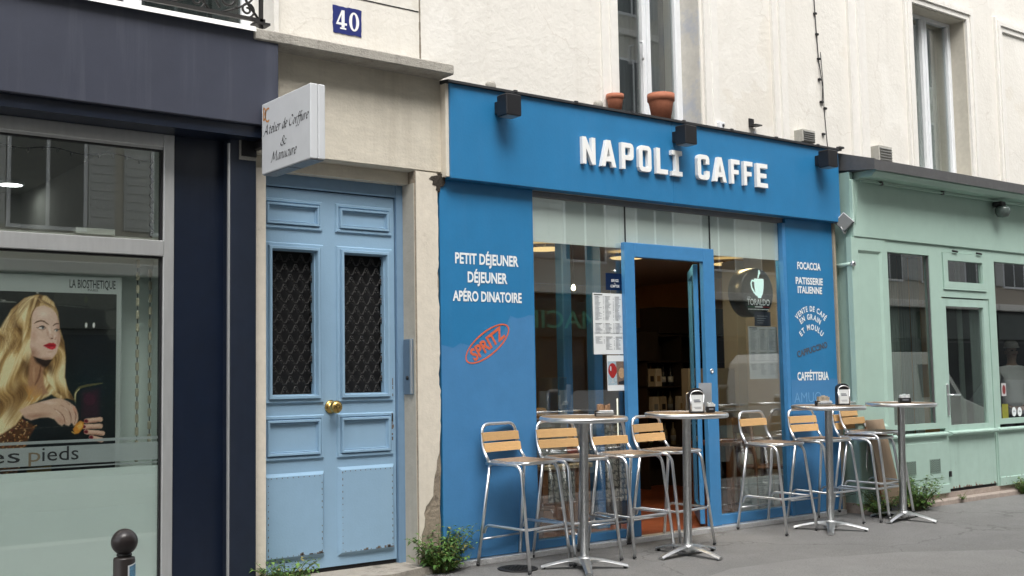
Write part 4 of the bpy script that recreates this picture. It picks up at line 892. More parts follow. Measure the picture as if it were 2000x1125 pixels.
# raised letters: outlines on a 10 x 14 grid
ch = 1.4
L = {
 'N': [[(0, 0), (2.6, 0), (2.6, 8.4), (7.2, 0), (9.8, 0), (9.8, 14), (7.2, 14), (7.2, 5.6), (2.6, 14), (0, 14)]],
 'A': [[(0, 0), (2.8, 0), (3.5, 2.8), (7.3, 2.8), (8.0, 0), (10.8, 0), (6.9, 14), (3.9, 14)], [(4.1, 5.2), (6.7, 5.2), (5.4, 10.6)]],
 'P': [[(0, 0), (2.7, 0), (2.7, 5.0), (7.4, 5.0), (8.8, 5.6), (9.5, 7.0), (9.5, 12.0), (8.8, 13.4), (7.4, 14), (0, 14)], [(2.7, 7.4), (6.3, 7.4), (6.8, 7.9), (6.8, 11.1), (6.3, 11.6), (2.7, 11.6)]],
 'O': [[(2.2, 0), (7.6, 0), (9.1, .7), (9.8, 2.2), (9.8, 11.8), (9.1, 13.3), (7.6, 14), (2.2, 14), (.7, 13.3), (0, 11.8), (0, 2.2), (.7, .7)], [(3.2, 2.4), (2.7, 2.9), (2.7, 11.1), (3.2, 11.6), (6.6, 11.6), (7.1, 11.1), (7.1, 2.9), (6.6, 2.4)]],
 'L': [[(0, 0), (8.6, 0), (8.6, 2.5), (2.7, 2.5), (2.7, 14), (0, 14)]],
 'I': [[(0, 0), (8.6, 0), (8.6, 2.4), (5.65, 2.4), (5.65, 11.6), (8.6, 11.6), (8.6, 14), (0, 14), (0, 11.6), (2.95, 11.6), (2.95, 2.4), (0, 2.4)]],
 'C': [[(2.2, 0), (7.6, 0), (9.1, .7), (9.8, 2.2), (9.8, 5), (7.1, 5), (7.1, 2.9), (6.6, 2.4), (3.2, 2.4), (2.7, 2.9), (2.7, 11.1), (3.2, 11.6), (6.6, 11.6), (7.1, 11.1), (7.1, 9), (9.8, 9), (9.8, 11.8), (9.1, 13.3), (7.6, 14), (2.2, 14), (.7, 13.3), (0, 11.8), (0, 2.2), (.7, .7)]],
 'F': [[(0, 0), (2.7, 0), (2.7, 5.6), (7.6, 5.6), (7.6, 8.0), (2.7, 8.0), (2.7, 11.5), (8.8, 11.5), (8.8, 14), (0, 14)]],
 'E': [[(0, 0), (9, 0), (9, 2.5), (2.7, 2.5), (2.7, 5.8), (8, 5.8), (8, 8.2), (2.7, 8.2), (2.7, 11.5), (9, 11.5), (9, 14), (0, 14)]]}
LY = -.135
for chx, a, b in (('N', 1140, 1165), ('A', 1176, 1205), ('P', 1216, 1239.5), ('O', 1250, 1274), ('L', 1284, 1306), ('I', 1314, 1334), ('C', 1364, 1387), ('A', 1395, 1420), ('F', 1429, 1446), ('F', 1454, 1471), ('E', 1479, 1500)):
    X0 = P(a, 320, LY).x; X1 = P(b, 330, LY).x; gw = max(p[0] for p in L[chx][0]); sx = (X1-X0)/gw; sz = (3.452-3.222)/14
    ob = fill_letter('letter', [[(x*sx, z*sz) for x, z in lp] for lp in L[chx]], .034, M_white, sb); ob.location = (X0, -.110, 3.222)
# side panels
q = MB(); q.box(4.935, 5.862, .0, .09, .045, 2.974, .003); pL = q.build('side_panel', M_blue, cf)
q = MB(); q.box(9.092, 9.835, .0, .09, .045, 2.974, .003); pR = q.build('side_panel', M_blue, cf)
q = MB(); q.box(9.835, 9.865, -.02, .06, .0, 2.97); q.build('edge_batten', mat('bare_batten', (.34, .29, .22), .8, var=.2, scale=8), cf)
# repainted patch with a ragged upper edge
rs = random.Random(8); ed = [(4.937, 1.690)]
for x, z in ((5.05, 1.66), (5.12, 1.70), (5.2, 1.69), (5.26, 1.64), (5.33, 1.62), (5.40, 1.72), (5.5, 1.74), (5.58, 1.86), (5.62, 1.93), (5.68, 1.90), (5.76, 1.925), (5.80, 1.93), (5.858, 1.93)): ed.append((x+rs.uniform(-.01, .01), z+rs.uniform(-.006, .006)))
q = MB(); poly2d(q, [(4.937, .05)]+[(5.858, .05)]+ed[::-1], -.0012); q.build('repainted_patch', M_bluep, pL)
q = MB(); poly2d(q, [(9.094, .05), (9.833, .05), (9.833, 1.36), (9.75, 1.37), (9.6, 1.355), (9.4, 1.375), (9.2, 1.36), (9.094, 1.365)], -.0012); q.build('repainted_patch', M_bluep, pR)
def line(body, l, r, yb, yt, m_, parent, bold=.03, yoff=-.003):
    A = P(l, (yb+yt)/2, 0); B = P(r, (yb+yt)/2, 0); mx = (l+r)/2; z0 = P(mx, yb, 0).z; z1 = P(mx, yt, 0).z
    q = MB(); text_on(q, body, A.x, B.x, z0, z1-z0, yoff, bold); q.build('lettering', m_, parent)
line('PETIT DÉJEUNER', 888.5, 1012, 517, 497.5, M_vinyl, pL); line('DÉJEUNER', 913, 990.5, 552.5, 533, M_vinyl, pL); line('APÉRO DINATOIRE', 884, 1018.5, 589, 570.5, M_vinyl, pL)
c_ = P(952, 671, 0); q = MB(); ring2d(q, c_.x, c_.z, .252, .098, .013, -.003, R(33)); q.build('oval_outline', M_orange, pL); q = MB()
text_on(q, 'SPRITZ', c_.x-.185, c_.x+.185, c_.z-.047, .094, -.003, .035, 0, R(33)); q.build('lettering', M_orange, pL)
line('FOCACCIA', 1556.7, 1602, 526.5, 513.5, M_vinyl, pR, .03); line('PATISSERIE', 1553.6, 1606.5, 555.5, 543, M_vinyl, pR, .03); line('ITALIENNE', 1557.6, 1605, 573, 560.5, M_vinyl, pR, .03)
for body, l, r, yb, rad in (('VENTE DE CAFÉ', 1553.5, 1612, 608, .30), ('EN GRAIN', 1563, 1601, 624, .24), ('ET MOULU', 1562.5, 1606, 644, .22)):
    A = P(l, yb, 0); B = P(r, yb, 0); q = MB(); text_arc(q, body, (A.x+B.x)/2, P((l+r)/2, yb, 0).z-rad, rad, (B.x-A.x)*1.02, .052, -.003, .03); q.build('lettering', M_vinyl, pR)
A = P(1556, 690, 0); B = P(1616, 675, 0); q = MB(); text_on(q, 'CAPPUCCINO', A.x, B.x, P(1586, 688, 0).z, .058, -.003, .03, 0, R(12)); q.build('lettering', M_darkvinyl, pR)
line('CAFFÉTTERIA', 1557, 1618, 742, 727, M_vinyl, pR, .03); line('AMUO', 1551, 1604, 786, 766, M_ghost, pR, -.01)
# grey rail, white transom panels, glazing
q = MB(); q.box(5.863, 9.09, .03, .10, 2.925, 2.974, .003); q.build('top_rail', mat('grey_rail', (.20, .20, .20), .5, .3, var=.15, scale=5), cf)
q = MB()
for a, b in ((5.866, 6.945), (6.952, 8.037), (8.044, 9.04)): q.box(a, b, .0595, .0645, 2.552, 2.925)
q.build('transom_panel', mat('white_transom_film', (.80, .84, .82), .5, var=.04, scale=2, streak=.15, scol=(.72, .76, .75)), cf)
q = MB(); q.box(5.864, 6.885, .05, .058, .11, 2.925); q.box(8.03, 9.042, .05, .058, .11, 2.925); q.box(6.885, 8.03, .05, .058, 2.60, 2.925); q.build('glass_pane', M_glass, cf)
q = MB(); q.box(6.945, 6.952, .046, .07, 2.552, 2.925); q.box(8.037, 8.044, .046, .07, 2.552, 2.925); q.build('glazing_joint', M_black, cf)
q = MB(); q.box(9.042, 9.091, .0, .10, .04, 2.925, .003); q.build('mullion', M_bluef, cf)
q = MB(); q.box(5.863, 6.877, .02, .11, .045, .112, .003); q.build('bottom_rail', M_bluef, cf); q = MB(); q.box(8.03, 9.042, .02, .11, .045, .132, .003); q.build('bottom_rail', M_bluef, cf)
q = MB(); q.box(6.880, 7.0, -.008, .045, .045, 2.60, .005); q.box(7.878, 8.026, -.008, .045, .045, 2.60, .005); q.box(7.0, 7.878, -.008, .045, 2.472, 2.60, .005); dfm = q.build('door_frame', M_bluef, cf)
q = MB(); q.lathe([(.0, 0), (.022, 0), (.022, -.006), (.012, -.006), (.012, -.004), (.0, -.004)], 16, (7.945, -.008, 1.462), 'y'); q.build('lock', M_chrome, dfm)
# door leaf swung inwards, hinged on the right
dl2 = empty('door', (7.87, .09, 0), R(-133)); dl2.parent = cf
def leafbox(mb, a, b, z0, z1, t=.045): mb.box(-b, -a, -t/2, t/2, z0, z1, .004)
q = MB(); leafbox(q, 0, .09, .06, 2.46); leafbox(q, .77, .86, .06, 2.46); leafbox(q, .09, .77, 2.37, 2.46); leafbox(q, .09, .77, .06, .2)
dfr = q.build('leaf_frame', M_bluef, dl2)
q = MB(); q.box(-.77, -.09, -.004, .004, .2, 2.37); q.build('pane', M_glass, dl2)
q = MB(); q.tube(rounded([(-.82, -.022, .95), (-.82, -.07, .95), (-.82, -.07, 1.25), (-.82, -.022, 1.25)], .02), .01, 8); q.build('handle', M_chrome, dl2)
# threshold of tread plate
q = MB(); q.box(4.95, 9.84, -.05, .06, -.05, .042, .004)
for i in range(160):
    xx = 4.97+i*.0304; 
    if i % 2: q.box(xx, xx+.016, -.054, -.049, .006, .012)
    else: q.box(xx, xx+.016, -.054, -.049, .024, .030)
q.build('threshold', M_chk, cf)
settle(cf, (7.4, 0, 0))
# spotlights on the sign
for px, lab in ((5.465, 'black cube spotlight near the left end of the blue sign'), (7.475, 'black cube spotlight in the middle of the blue sign, just above the white letters'), (9.53, 'black cube spotlight at the right end of the blue sign')):
    t = thing('wall_spotlight', lab, 'spotlight', group='black cube spotlights on the cafe sign')
    q = MB(); q.box(-.075, .075, -.285, -.155, -.085, .085, .006); q.build('lamp_head', M_black, t)
    q = MB(); q.box(-.05, .05, -.155, -.091, -.05, .05, .004); q.build('mount', M_black, t)
    q = MB(); q.box(-.06, .06, -.275, -.165, -.088, -.0855); q.build('lens', mat('lamp_lens_%d' % int(px*10), (.25, .25, .24), .3), t)
    t.location = (px, 0, 3.578)

# ---- papers hung in the cafe window
def paper(name, label, cat, l, r, yt, yb, Y, m_, skew=0.0):
    A = P((l+r)/2, yt, Y); B = P((l+r)/2, yb, Y); x0 = P(l, (yt+yb)/2, Y).x; x1 = P(r, (yt+yb)/2, Y).x
    t = thing(name, label, cat); q = MB(); q.box(x0, x1, Y, Y+.003, B.z, A.z); q.build('sheet', m_, t); return t, x0, x1, B.z, A.z
rs = random.Random(31)
def menu(label, l, r, yt, yb, Y, m_):
    t, x0, x1, z0, z1 = paper('menu_sheet', label, 'menu', l, r, yt, yb, Y, m_); w_, h = x1-x0, z1-z0; q = MB(); q2 = MB()
    q2.box(x0+.03*w_, x0+.3*w_, Y-.0015, Y-.0005, z1-.035*h, z1-.02*h)
    for c in range(3):
        cx = x0+w_*(.06+.32*c)
        for k in range(44):
            zz = z1-h*(.06+.02*k)
            if k in (20, 21, 31, 32) or (k > 38 and c == 0): continue
            tl = rs.uniform(.10, .22)*w_; (q2 if k in (0, 22, 33) else q).box(cx, cx+tl*(1.15 if k in (0, 22, 33) else 1), Y-.0015, Y-.0005, zz, zz+.0065*h)
            if rs.random() < .8: q.box(cx+.26*w_, cx+.285*w_, Y-.0015, Y-.0005, zz, zz+.0065*h)
    q2.box(x0+.02*w_, x1-.02*w_, Y-.0015, Y-.0005, z1-.655*h, z1-.652*h); q.build('text_lines', M_ink, t); q2.build('headings', M_inkd, t); settle(t, (x0, Y, z1))
menu('bright white menu sheet hung in the window left of the cafe door', 1159, 1219.5, 573, 692, .046, M_paper)
menu('greyish menu sheet hanging behind the right hand cafe window', 1463, 1519, 638, 740, .14, mat('shaded_paper', (.44, .45, .45), .7))
t, x0, x1, z0, z1 = paper('flyer', 'white flyer with a red drink photo under the menu', 'flyer', 1186.5, 1222.5, 694, 763, .044, M_paper)
w_, h = x1-x0, z1-z0; yy = .0425
q = MB(); poly2d(q, [(x0+.02*w_, z0+.16*h), (x0+.52*w_, z0+.16*h), (x0+.47*w_, z1-.17*h), (x0+.02*w_, z1-.17*h)], yy+.0005); q.build('photo_print', mat('flyer_pale_ground', (.30, .40, .46), .5, var=.6, scale=60), t)
q = MB(); poly2d(q, [(x0+.52*w_, z0+.16*h), (x1-.02*w_, z0+.16*h), (x1-.02*w_, z1-.17*h), (x0+.47*w_, z1-.17*h)], yy+.0005); q.build('photo_print', mat('flyer_brown_ground', (.16, .11, .08), .5, var=.7, scale=45), t)
ov = [(math.cos(2*math.pi*i/24), math.sin(2*math.pi*i/24)) for i in range(24)]
q = MB(); poly2d(q, [(x0+.27*w_+.23*w_*a_*(1 if b_ > -.2 else 1+.55*(b_+.2)), z0+.56*h+.22*h*b_) for a_, b_ in ov], yy); q.build('red_drink', mat('red_drink_print', (.30, .015, .015), .5, var=.7, scale=70), t)
q = MB(); poly2d(q, [(x0+.25*w_, z0+.36*h), (x0+.30*w_, z0+.36*h), (x0+.30*w_, z0+.26*h), (x0+.40*w_, z0+.215*h), (x0+.14*w_, z0+.215*h), (x0+.25*w_, z0+.26*h)], yy-.0002); poly2d(q, [(x0+.17*w_+.04*w_*a_, z0+.63*h+.07*h*b_) for a_, b_ in ov], yy-.0006); q.build('glass_print', mat('glass_print', (.45, .48, .50), .5), t)
q = MB(); poly2d(q, [(x0+.76*w_+.17*w_*a_, z0+.50*h+.15*h*b_) for a_, b_ in ov], yy); q.build('amber_drink', mat('amber_print', (.42, .27, .15), .5, var=.5, scale=60), t)
q = MB(); poly2d(q, [(x0+.58*w_, z0+.18*h), (x1-.03*w_, z0+.18*h), (x1-.03*w_, z0+.30*h), (x0+.58*w_, z0+.25*h)], yy-.0004); q.build('dark_print', M_inkd, t); settle(t, (x0, .044, z1))
t, x0, x1, z0, z1 = paper('service_card', 'small navy card reading service au comptoir hung above the menu', 'card', 1183.5, 1217, 534, 567, .05, mat('navy_card', (.012, .045, .16), .5))
q = MB(); text_on(q, 'SERVICE', x0+.30*(x1-x0), x0+.72*(x1-x0), z0+.5*(z1-z0), .022, .0485, .01); text_on(q, 'AU', x0+.46*(x1-x0), x0+.54*(x1-x0), z0+.36*(z1-z0), .014, .0485); text_on(q, 'COMPTOIR', x0+.25*(x1-x0), x0+.77*(x1-x0), z0+.17*(z1-z0), .022, .0485, .01); q.build('lettering', M_vinyl, t)
q = MB(); q.lathe([(.0, 0), (.012, 0), (.012, -.01), (.0, -.01)], 12, (x0+.5*(x1-x0), .046, z1+.02), 'y'); q.box(x0+.25*(x1-x0), x0+.27*(x1-x0), .05, .053, z0-.06, z0); q.build('hook', M_chrome, t); settle(t, (x0, .05, z1))
t, x0, x1, z0, z1 = paper('dark_card', 'small dark card hanging above the greyish menu in the right window', 'card', 1474, 1505, 609, 637, .135, mat('dark_card_print', (.03, .032, .05), .5)); q = MB()
for k in range(4): q.box(x0+.15*(x1-x0), x0+(.5+.1*k)*(x1-x0), .1335, .1345, z0+(.2+.16*k)*(z1-z0), z0+(.24+.16*k)*(z1-z0))
q.build('text_lines', M_ink, t); settle(t, (x0, .135, z1))

# ---- round coffee sign
rsn = thing('round_sign', 'black round hanging coffee sign with a white steaming cup', 'sign')
cx, cz, ry0 = 8.805, 2.232, .14; rr = .242
q = MB(); q.lathe([(.0, .18), (rr-.01, .18), (rr, .17), (rr, .008), (rr-.012, 0), (rr-.02, .002), (.0, .002)], 48, (cx, ry0, cz), 'y'); q.build('drum', mat('black_drum', (.010, .012, .012), .30, spec=.6), rsn)
q = MB(); y = ry0-.002
u0 = cx-.028; s_ = .0095
cup = [(1.35*a_, 1.12*b_+.012) for a_, b_ in [(-.05, .105), (.055, .105), (.056, .055), (.05, .01), (.04, -.03), (.025, -.055), (.022, -.066), (-.012, -.066), (-.016, -.058), (-.034, -.035), (-.045, .0), (-.05, .05)]]
cx2, cz2 = cx+.018, cz+.005
poly2d(q, [(cx2+a*1.0, cz2+b) for a, b in cup], y)
hd = [(cx2-.06, cz2+.105), (cx2-.10, cz2+.108), (cx2-.115, cz2+.08), (cx2-.105, cz2+.035), (cx2-.075, cz2-.005), (cx2-.035, cz2-.035)]
vs = []
for i, p in enumerate(hd):
    a = Vector(hd[max(i-1, 0)]); b = Vector(hd[min(i+1, 5)]); t_ = (b-a).normalized(); n_ = Vector((-t_.y, t_.x))*.010; vs += [(p[0]+n_.x, y-.0004, p[1]+n_.y), (p[0]-n_.x, y-.0004, p[1]-n_.y)]
q.add(vs, [(2*i, 2*i+1, 2*i+3, 2*i+2) for i in range(5)])
stm = [(a_, b_+.022) for a_, b_ in [(cx2-.01, cz2+.112), (cx2+.0, cz2+.14), (cx2+.013, cz2+.165), (cx2+.010, cz2+.19), (cx2+.004, cz2+.196)]]; wd = [.009, .011, .017, .012, .002]
vs = []
for p, k in zip(stm, wd): vs += [(p[0]-k, y, p[1]), (p[0]+k, y, p[1])]
q.add(vs, [(2*i, 2*i+1, 2*i+3, 2*i+2) for i in range(4)])
q.build('cup_emblem', mat('glowing_cup_print', (.58, .78, .76), .5, emit=(.6, .8, .78), estr=.40), rsn)  # glow added to the cup print so it shows brighter
q = MB(); text_on(q, 'TORALDO', cx-.165, cx+.175, cz-.128, .060, y, .012); text_on(q, 'caffè', cx-.165, cx-.11, cz-.058, .015, y); [q.box(cx-.15+.0205*k_, cx-.15+.0205*k_+.014, y-.0005, y, cz-.174, cz-.166) for k_ in range(15)]; q.box(cx-.05, cx+.065, y-.0005, y, cz-.150, cz-.140); q.build('lettering', M_vinyl, rsn)
q = MB(); q.box(cx-.16, cx-.05, y-.0005, y, cz-.149, cz-.142); q.build('green_bar', mat('green_print', (.02, .12, .05), .5), rsn)
q = MB(); q.box(cx+.065, cx+.17, y-.0005, y, cz-.149, cz-.142); q.build('red_bar', mat('red_print', (.35, .02, .03), .5), rsn)
q = MB(); q.box(cx+.2, 9.04, ry0+.03, ry0+.10, cz-.06, cz+.06); q.build('bracket', M_black, rsn); settle(rsn, (cx, ry0, cz))

# ------------------------------------------------------------------ cafe interior
ci = thing('cafe_room', 'dim cafe interior with ochre wall and terracotta floor', 'room'); ci['kind'] = 'structure'
q = MB(); q.box(5.2, 12, .11, 5.5, -.06, .03); q.build('floor', mat('terracotta_floor', (.22, .062, .026), .35, var=.3, scale=5, dirt=((.10, .03, .015), .6, 6, .55)), ci)
q = MB(); q.box(5.2, 9.95, .11, 5.5, 2.76, 2.80); q.box(9.95, 12, 1.26, 5.5, 2.76, 2.80); q.box(9.90, 9.95, .11, 1.25, 0, 2.76); q.box(9.95, 12, 1.21, 1.26, 0, 2.8); q.build('ceiling', mat('cafe_ceiling', (.48, .45, .40), .9), ci)
q = MB(); q.box(5.2, 12, 5.2, 5.3, 0, 2.76); q.box(5.2, 5.25, .11, 5.2, 0, 2.76); q.box(11.9, 12, .11, 5.2, 0, 2.76); q.build('wall', mat('ochre_wall', (.46, .29, .12), .85, var=.15, scale=1.2), ci)
wx0 = P(1440, 650, 1.25).x; wx1 = P(1560, 650, 1.25).x
q = MB(); q.box(wx0, wx1, 1.25, 1.45, 0, 2.7); q.build('partition', mat('pale_partition', (.42, .40, .35), .8, var=.06, scale=1.5), ci)
q = MB(); q.box(wx0-.75, wx0-.01, 1.3, 1.4, 1.02, 1.5); q.build('panelling', mat('grey_panelling', (.20, .18, .14), .6), ci)
settle(ci, (8, 2.6, 0))
for lx, where in ((6.45, 'left'), (7.75, 'door side'), (8.95, 'right')):  # front row out of view, added to brighten the cafe interior
    t = thing('ceiling_lamp', 'added unseen ceiling lamp close behind the white transom panels, %s of the front row' % where, 'ceiling lamp', group='warm ceiling lamps in the cafe'); q = MB(); q.lathe([(.0, -.02), (.17, -.02), (.19, .0), (.19, .02), (.0, .02)], 28, (0, 0, 0)); q.build('lamp_disc', emitter('added_front_lamp_%d' % int(lx*10), (1, .74, .40), 15), t); q = MB(); q.lathe([(.19, -.012), (.205, -.012), (.205, .02), (.19, .02)], 28, (0, 0, 0)); q.build('rim', M_brass, t); t.location = (lx, .45, 2.74)
for px, w_, lab in ((1062, .19, 'glowing warm ceiling lamp behind the left cafe window'), (1225, .19, 'glowing warm ceiling lamp above the open cafe door'), (1422, .19, 'glowing warm ceiling lamp behind the right cafe window')):
    yb = {1062: 482, 1225: 499, 1422: 511}[px]; p = G(px, yb+2, 2.705); t = thing('ceiling_lamp', lab, 'ceiling lamp', group='warm ceiling lamps in the cafe')
    q = MB(); q.lathe([(.0, -.02), (w_*.9, -.02), (w_, .0), (w_, .02), (.0, .02)], 32, (0, 0, 0)); q.build('lamp_disc', emitter('cafe_lamp_%d' % px, (1, .68, .28), .60), t); t.location = (p.x, p.y, 2.705)
    q = MB(); q.lathe([(w_, -.012), (w_+.015, -.012), (w_+.015, .02), (w_, .02)], 32, (0, 0, 0)); q.build('rim', M_brass, t)
t = thing('pendant_bulb', 'small glowing bulb hanging deep in the left cafe window', 'bulb'); p = P(1120, 562, 1.1)
q = MB(); q.lathe([(.0, -.03), (.018, -.02), (.022, 0), (.010, .03), (.0, .035)], 14, (0, 0, 0)); q.build('bulb', emitter('bulb_glow', (1, .85, .55), 6), t); q = MB(); q.tube([(0, 0, .03), (0, 0, 2.76-p.z)], .004, 5); q.build('flex', M_black, t); t.location = p
for px, y0 in ((1103, .9), (1162, .75)):
    p = P(px, 700, y0); t = thing('column', 'blue interior column, %s' % ('left of the two behind the left cafe window' if px < 1150 else 'right of the two, behind the menu sheet'), 'column')
    q = MB(); q.box(-.055, .055, -.055, .055, 0, 2.73, .01); q.build('shaft', mat('column_blue_%d' % px, (.02, .12, .30), .5), t); q = MB(); q.box(-.08, .08, -.08, .08, .03, .15, .01); q.build('foot', M_bluef, t); t.location = (p.x, y0, .0)
# shelf unit with bottles and coffee bags, seen through the door
sx0, sx1, sy = P(1262, 700, 3.0).x, P(1372, 700, 3.0).x, 3.0
sh = thing('shelf_unit', 'tall dark shelf unit full of bottles and coffee bags, seen through the cafe door', 'shelf')
q = MB(); q.box(sx0, sx1+1.2, sy+.35, sy+.38, 0, 2.05)
for z in (.55, .95, 1.30, 1.62, 1.95): q.box(sx0, sx1+1.2, sy, sy+.35, z-.02, z)
for k in range(5): q.box(sx0+k*.62, sx0+k*.62+.025, sy, sy+.35, 0, 2.0)
q.box(sx0+.25, sx1+1.2, sy, sy+.35, 1.97, 2.3); q.box(sx0-.16, sx0+.2, sy-.02, sy+.3, 1.62, 1.98)
q.build('carcass', mat('dark_shelf', (.03, .024, .02), .6), sh); settle(sh, (sx0+.6, sy, 0))
bcols = [mat('bottle_%d' % i, c, .25) for i, c in enumerate(((.03, .05, .02), (.10, .05, .02), (.015, .02, .03), (.20, .18, .13)))]
bprof = [(.0, 0), (.033, 0), (.035, .01), (.035, .16), (.028, .19), (.012, .215), (.012, .27), (.014, .272), (.014, .285), (.0, .285)]
proto = []
for i in range(4):
    q = MB(); q.lathe(bprof, 14, (0, 0, 0)); proto.append(q.v[:] and q)
rs = random.Random(6); nb = 0
for z in (.55, .95, 1.30):
    for k in range(9):
        i = rs.randrange(4); x = sx0+.08+k*.125+rs.uniform(-.02, .02)
        q = MB(); q.lathe(bprof, 12, (0, 0, 0)); o = q.build('bottle', bcols[i]); o.location = (x, sy+.1+rs.uniform(0, .1), z)
        tag(o, 'bottle standing among others on the dark shelves behind the cafe door', 'bottle', 'bottles on the cafe shelves')
        q = MB(); q.lathe([(.0356, .05), (.0358, .05), (.0358, .12), (.0356, .12)], 12, (0, 0, 0)); q.build('label', [M_paper, M_board, M_paper, M_ink][i], o)
mbag = [mat('coffee_bag_%d' % i, tuple(1.5*v for v in c), .5, var=.15, scale=14) for i, c in enumerate(((.34, .31, .25), (.26, .22, .16), (.40, .38, .33)))]
for k, (px, py) in enumerate(((1284, 745), (1299, 742), (1335, 745), (1347, 742), (1275, 652), (1288, 650), (1343, 655))):
    p = P(px, py, sy-.05); q = MB(); q.prism([(-.05, 0), (.05, 0), (.058, .08), (.05, .19), (.045, .22), (-.045, .22), (-.05, .19), (-.058, .08)], -.035, .035); o = q.build('coffee_bag', mbag[k % 3])
    o.location = (p.x, sy+.02, [.95, 1.30][py < 700]); tag(o, 'pale coffee bag on the dark shelves behind the cafe door', 'coffee bag', 'coffee bags on the cafe shelves')
    q = MB(); q.box(-.03, .03, -.0375, -.0355, .06, .13); q.build('label', [M_ink, M_inkd, M_board][k % 3], o)
# counter on the left with patterned tiles and pastry display
def tile_mat():
    mt = bpy.data.materials.new('patterned_tile'); mt.use_nodes = True; n = mt.node_tree; b = n.nodes['Principled BSDF']; tc = n.nodes.new('ShaderNodeTexCoord')
    sp = n.nodes.new('ShaderNodeSeparateXYZ'); n.links.new(tc.outputs['Object'], sp.inputs[0])
    def op(o_, a, b_=None):
        k = n.nodes.new('ShaderNodeMath'); k.operation = o_
        for i, v in enumerate((a, b_)):
            if v is None: continue
            if isinstance(v, (int, float)): k.inputs[i].default_value = v
            else: n.links.new(v, k.inputs[i])
        return k.outputs[0]
    sx = op('SINE', op('MULTIPLY', sp.outputs[0], 42)); sz = op('SINE', op('MULTIPLY', sp.outputs[2], 42)); s2 = op('SINE', op('MULTIPLY', op('ADD', sp.outputs[0], sp.outputs[2]), 84))
    v = op('ADD', op('MULTIPLY', sx, sz), op('MULTIPLY', s2, .4)); f = op('GREATER_THAN', op('ABSOLUTE', v), .34)
    mx = n.nodes.new('ShaderNodeMix'); mx.data_type = 'RGBA'; n.links.new(f, mx.inputs['Factor']); mx.inputs['A'].default_value = (.04, .04, .038, 1); mx.inputs['B'].default_value = (.22, .21, .19, 1); n.links.new(mx.outputs['Result'], b.inputs['Base Color']); b.inputs['Roughness'].default_value = .4; return mt
ct = thing('counter', 'brown wooden cafe counter with patterned grey tiles behind the left window', 'counter')
ca, cb_ = P(1052, 900, .55).x, P(1225, 900, .95).x
q = MB(); q.box(ca, ca+.55, .50, .95, .03, .62); q.build('cabinet', M_wood3, ct); q = MB(); q.box(ca-.02, ca+.57, .48, .97, .62, .66, .006); q.build('worktop', mat('pale_worktop', (.32, .25, .17), .5), ct)
q = MB(); q.box(ca+.06, ca+.36, .492, .499, .34, .60); q.box(ca+.62, cb_, .80, .81, .25, .96); q.build('tile_panel', tile_mat(), ct); q = MB(); q.box(ca+.6, cb_+.02, .81, 1.2, .03, 1.02, .006); q.build('bar_front', mat('dark_bar', (.02, .018, .016), .5), ct)
settle(ct, (ca+.5, .8, 0))
dp = thing('pastry_case', 'low glass pastry case glowing faintly at the left edge of the cafe window', 'display case'); a = P(1046, 760, .6).x; b = P(1100, 760, .6).x
q = MB(); q.box(a, b, .55, .95, .66, 1.05, .01); q.build('plinth', mat('case_plinth', (.14, .14, .13), .5), dp); q = MB(); q.box(a, b, .55, .555, 1.05, 1.42); q.box(a, b, .55, .95, 1.42, 1.428); q.build('glass_front', M_glass, dp)
q = MB(); rs = random.Random(12)
for i in range(16): q.lathe([(.0, 0), (.045, .005), (.05, .025), (.03, .05), (.0, .055)], 10, (a+.06+(i % 5)*(b-a-.1)/5+rs.uniform(-.01, .01), .62+(i//5)*.09, 1.052+.05*(i//10)))
q.build('pastry', mat('pastry', (.30, .14, .04), .6, var=.4, scale=20), dp); settle(dp, (a, .55, .66))
rb = thing('bowl', 'red and tan bowl on the wooden counter behind the second stool', 'bowl'); p = P(1100, 920, .7)
q = MB(); q.lathe([(.0, 0), (.06, 0), (.16, .08), (.17, .12), (.15, .12), (.05, .03), (.0, .03)], 24, (0, 0, 0)); q.build('dish', mat('red_dish', (.22, .03, .02), .4), rb); q = MB(); q.lathe([(.0, .12), (.10, .14), (.12, .2), (.06, .27), (.0, .28)], 16, (0, 0, 0)); q.build('bread', mat('bread', (.34, .2, .09), .7, var=.3, scale=12), rb); rb.location = (p.x, .70, .66)
# wooden chair and table behind the right window
wt = thing('table', 'low brown wooden table behind the right cafe window', 'table'); a = P(1408, 900, .75).x
q = MB(); q.box(a, a+.62, .62, 1.2, .70, .74, .006); q.build('table_top', M_wood3, wt)
for x, y in ((a+.03, .65), (a+.55, .65), (a+.03, 1.13), (a+.55, 1.13)): q = MB(); q.prism([(x, y), (x+.05, y), (x+.05, y+.05), (x, y+.05)], .03, .70, 'z'); q.build('leg', M_wood3, wt)
settle(wt, (a+.3, .9, .03))
def wood_chair(x, y, rz, label):
    t = thing('chair', label, 'chair')
    q = MB(); q.box(-.2, .2, -.2, .2, .44, .47, .01); q.build('seat', M_wood3, t)
    for sx in (-1, 1):
        q = MB(); q.tube([(sx*.18, .19, .0), (sx*.18, .19, .46), (sx*.175, .24, .95)], .02, 8); q.build('back_leg', M_wood3, t); q = MB(); q.tube([(sx*.18, -.17, 0), (sx*.175, -.17, .45)], .019, 8); q.build('front_leg', M_wood3, t)
    q = MB(); q.box(-.19, .19, .215, .245, .80, .96, .01); q.box(-.18, .18, .205, .225, .60, .66, .006); q.build('backrest', M_wood3, t); t.location = (x, y, .03); t.rotation_euler = (0, 0, rz)
p = P(1497, 900, .42); wood_chair(p.x+.05, .50, R(70), 'brown wooden chair close behind the right cafe window')
bx = thing('poster_box', 'white printed boards leaning inside the right cafe window at floor level', 'board'); a = P(1447, 960, .16).x; b = P(1541, 960, .16).x; z1 = P(1490, 930, .16).z
q = MB(); 
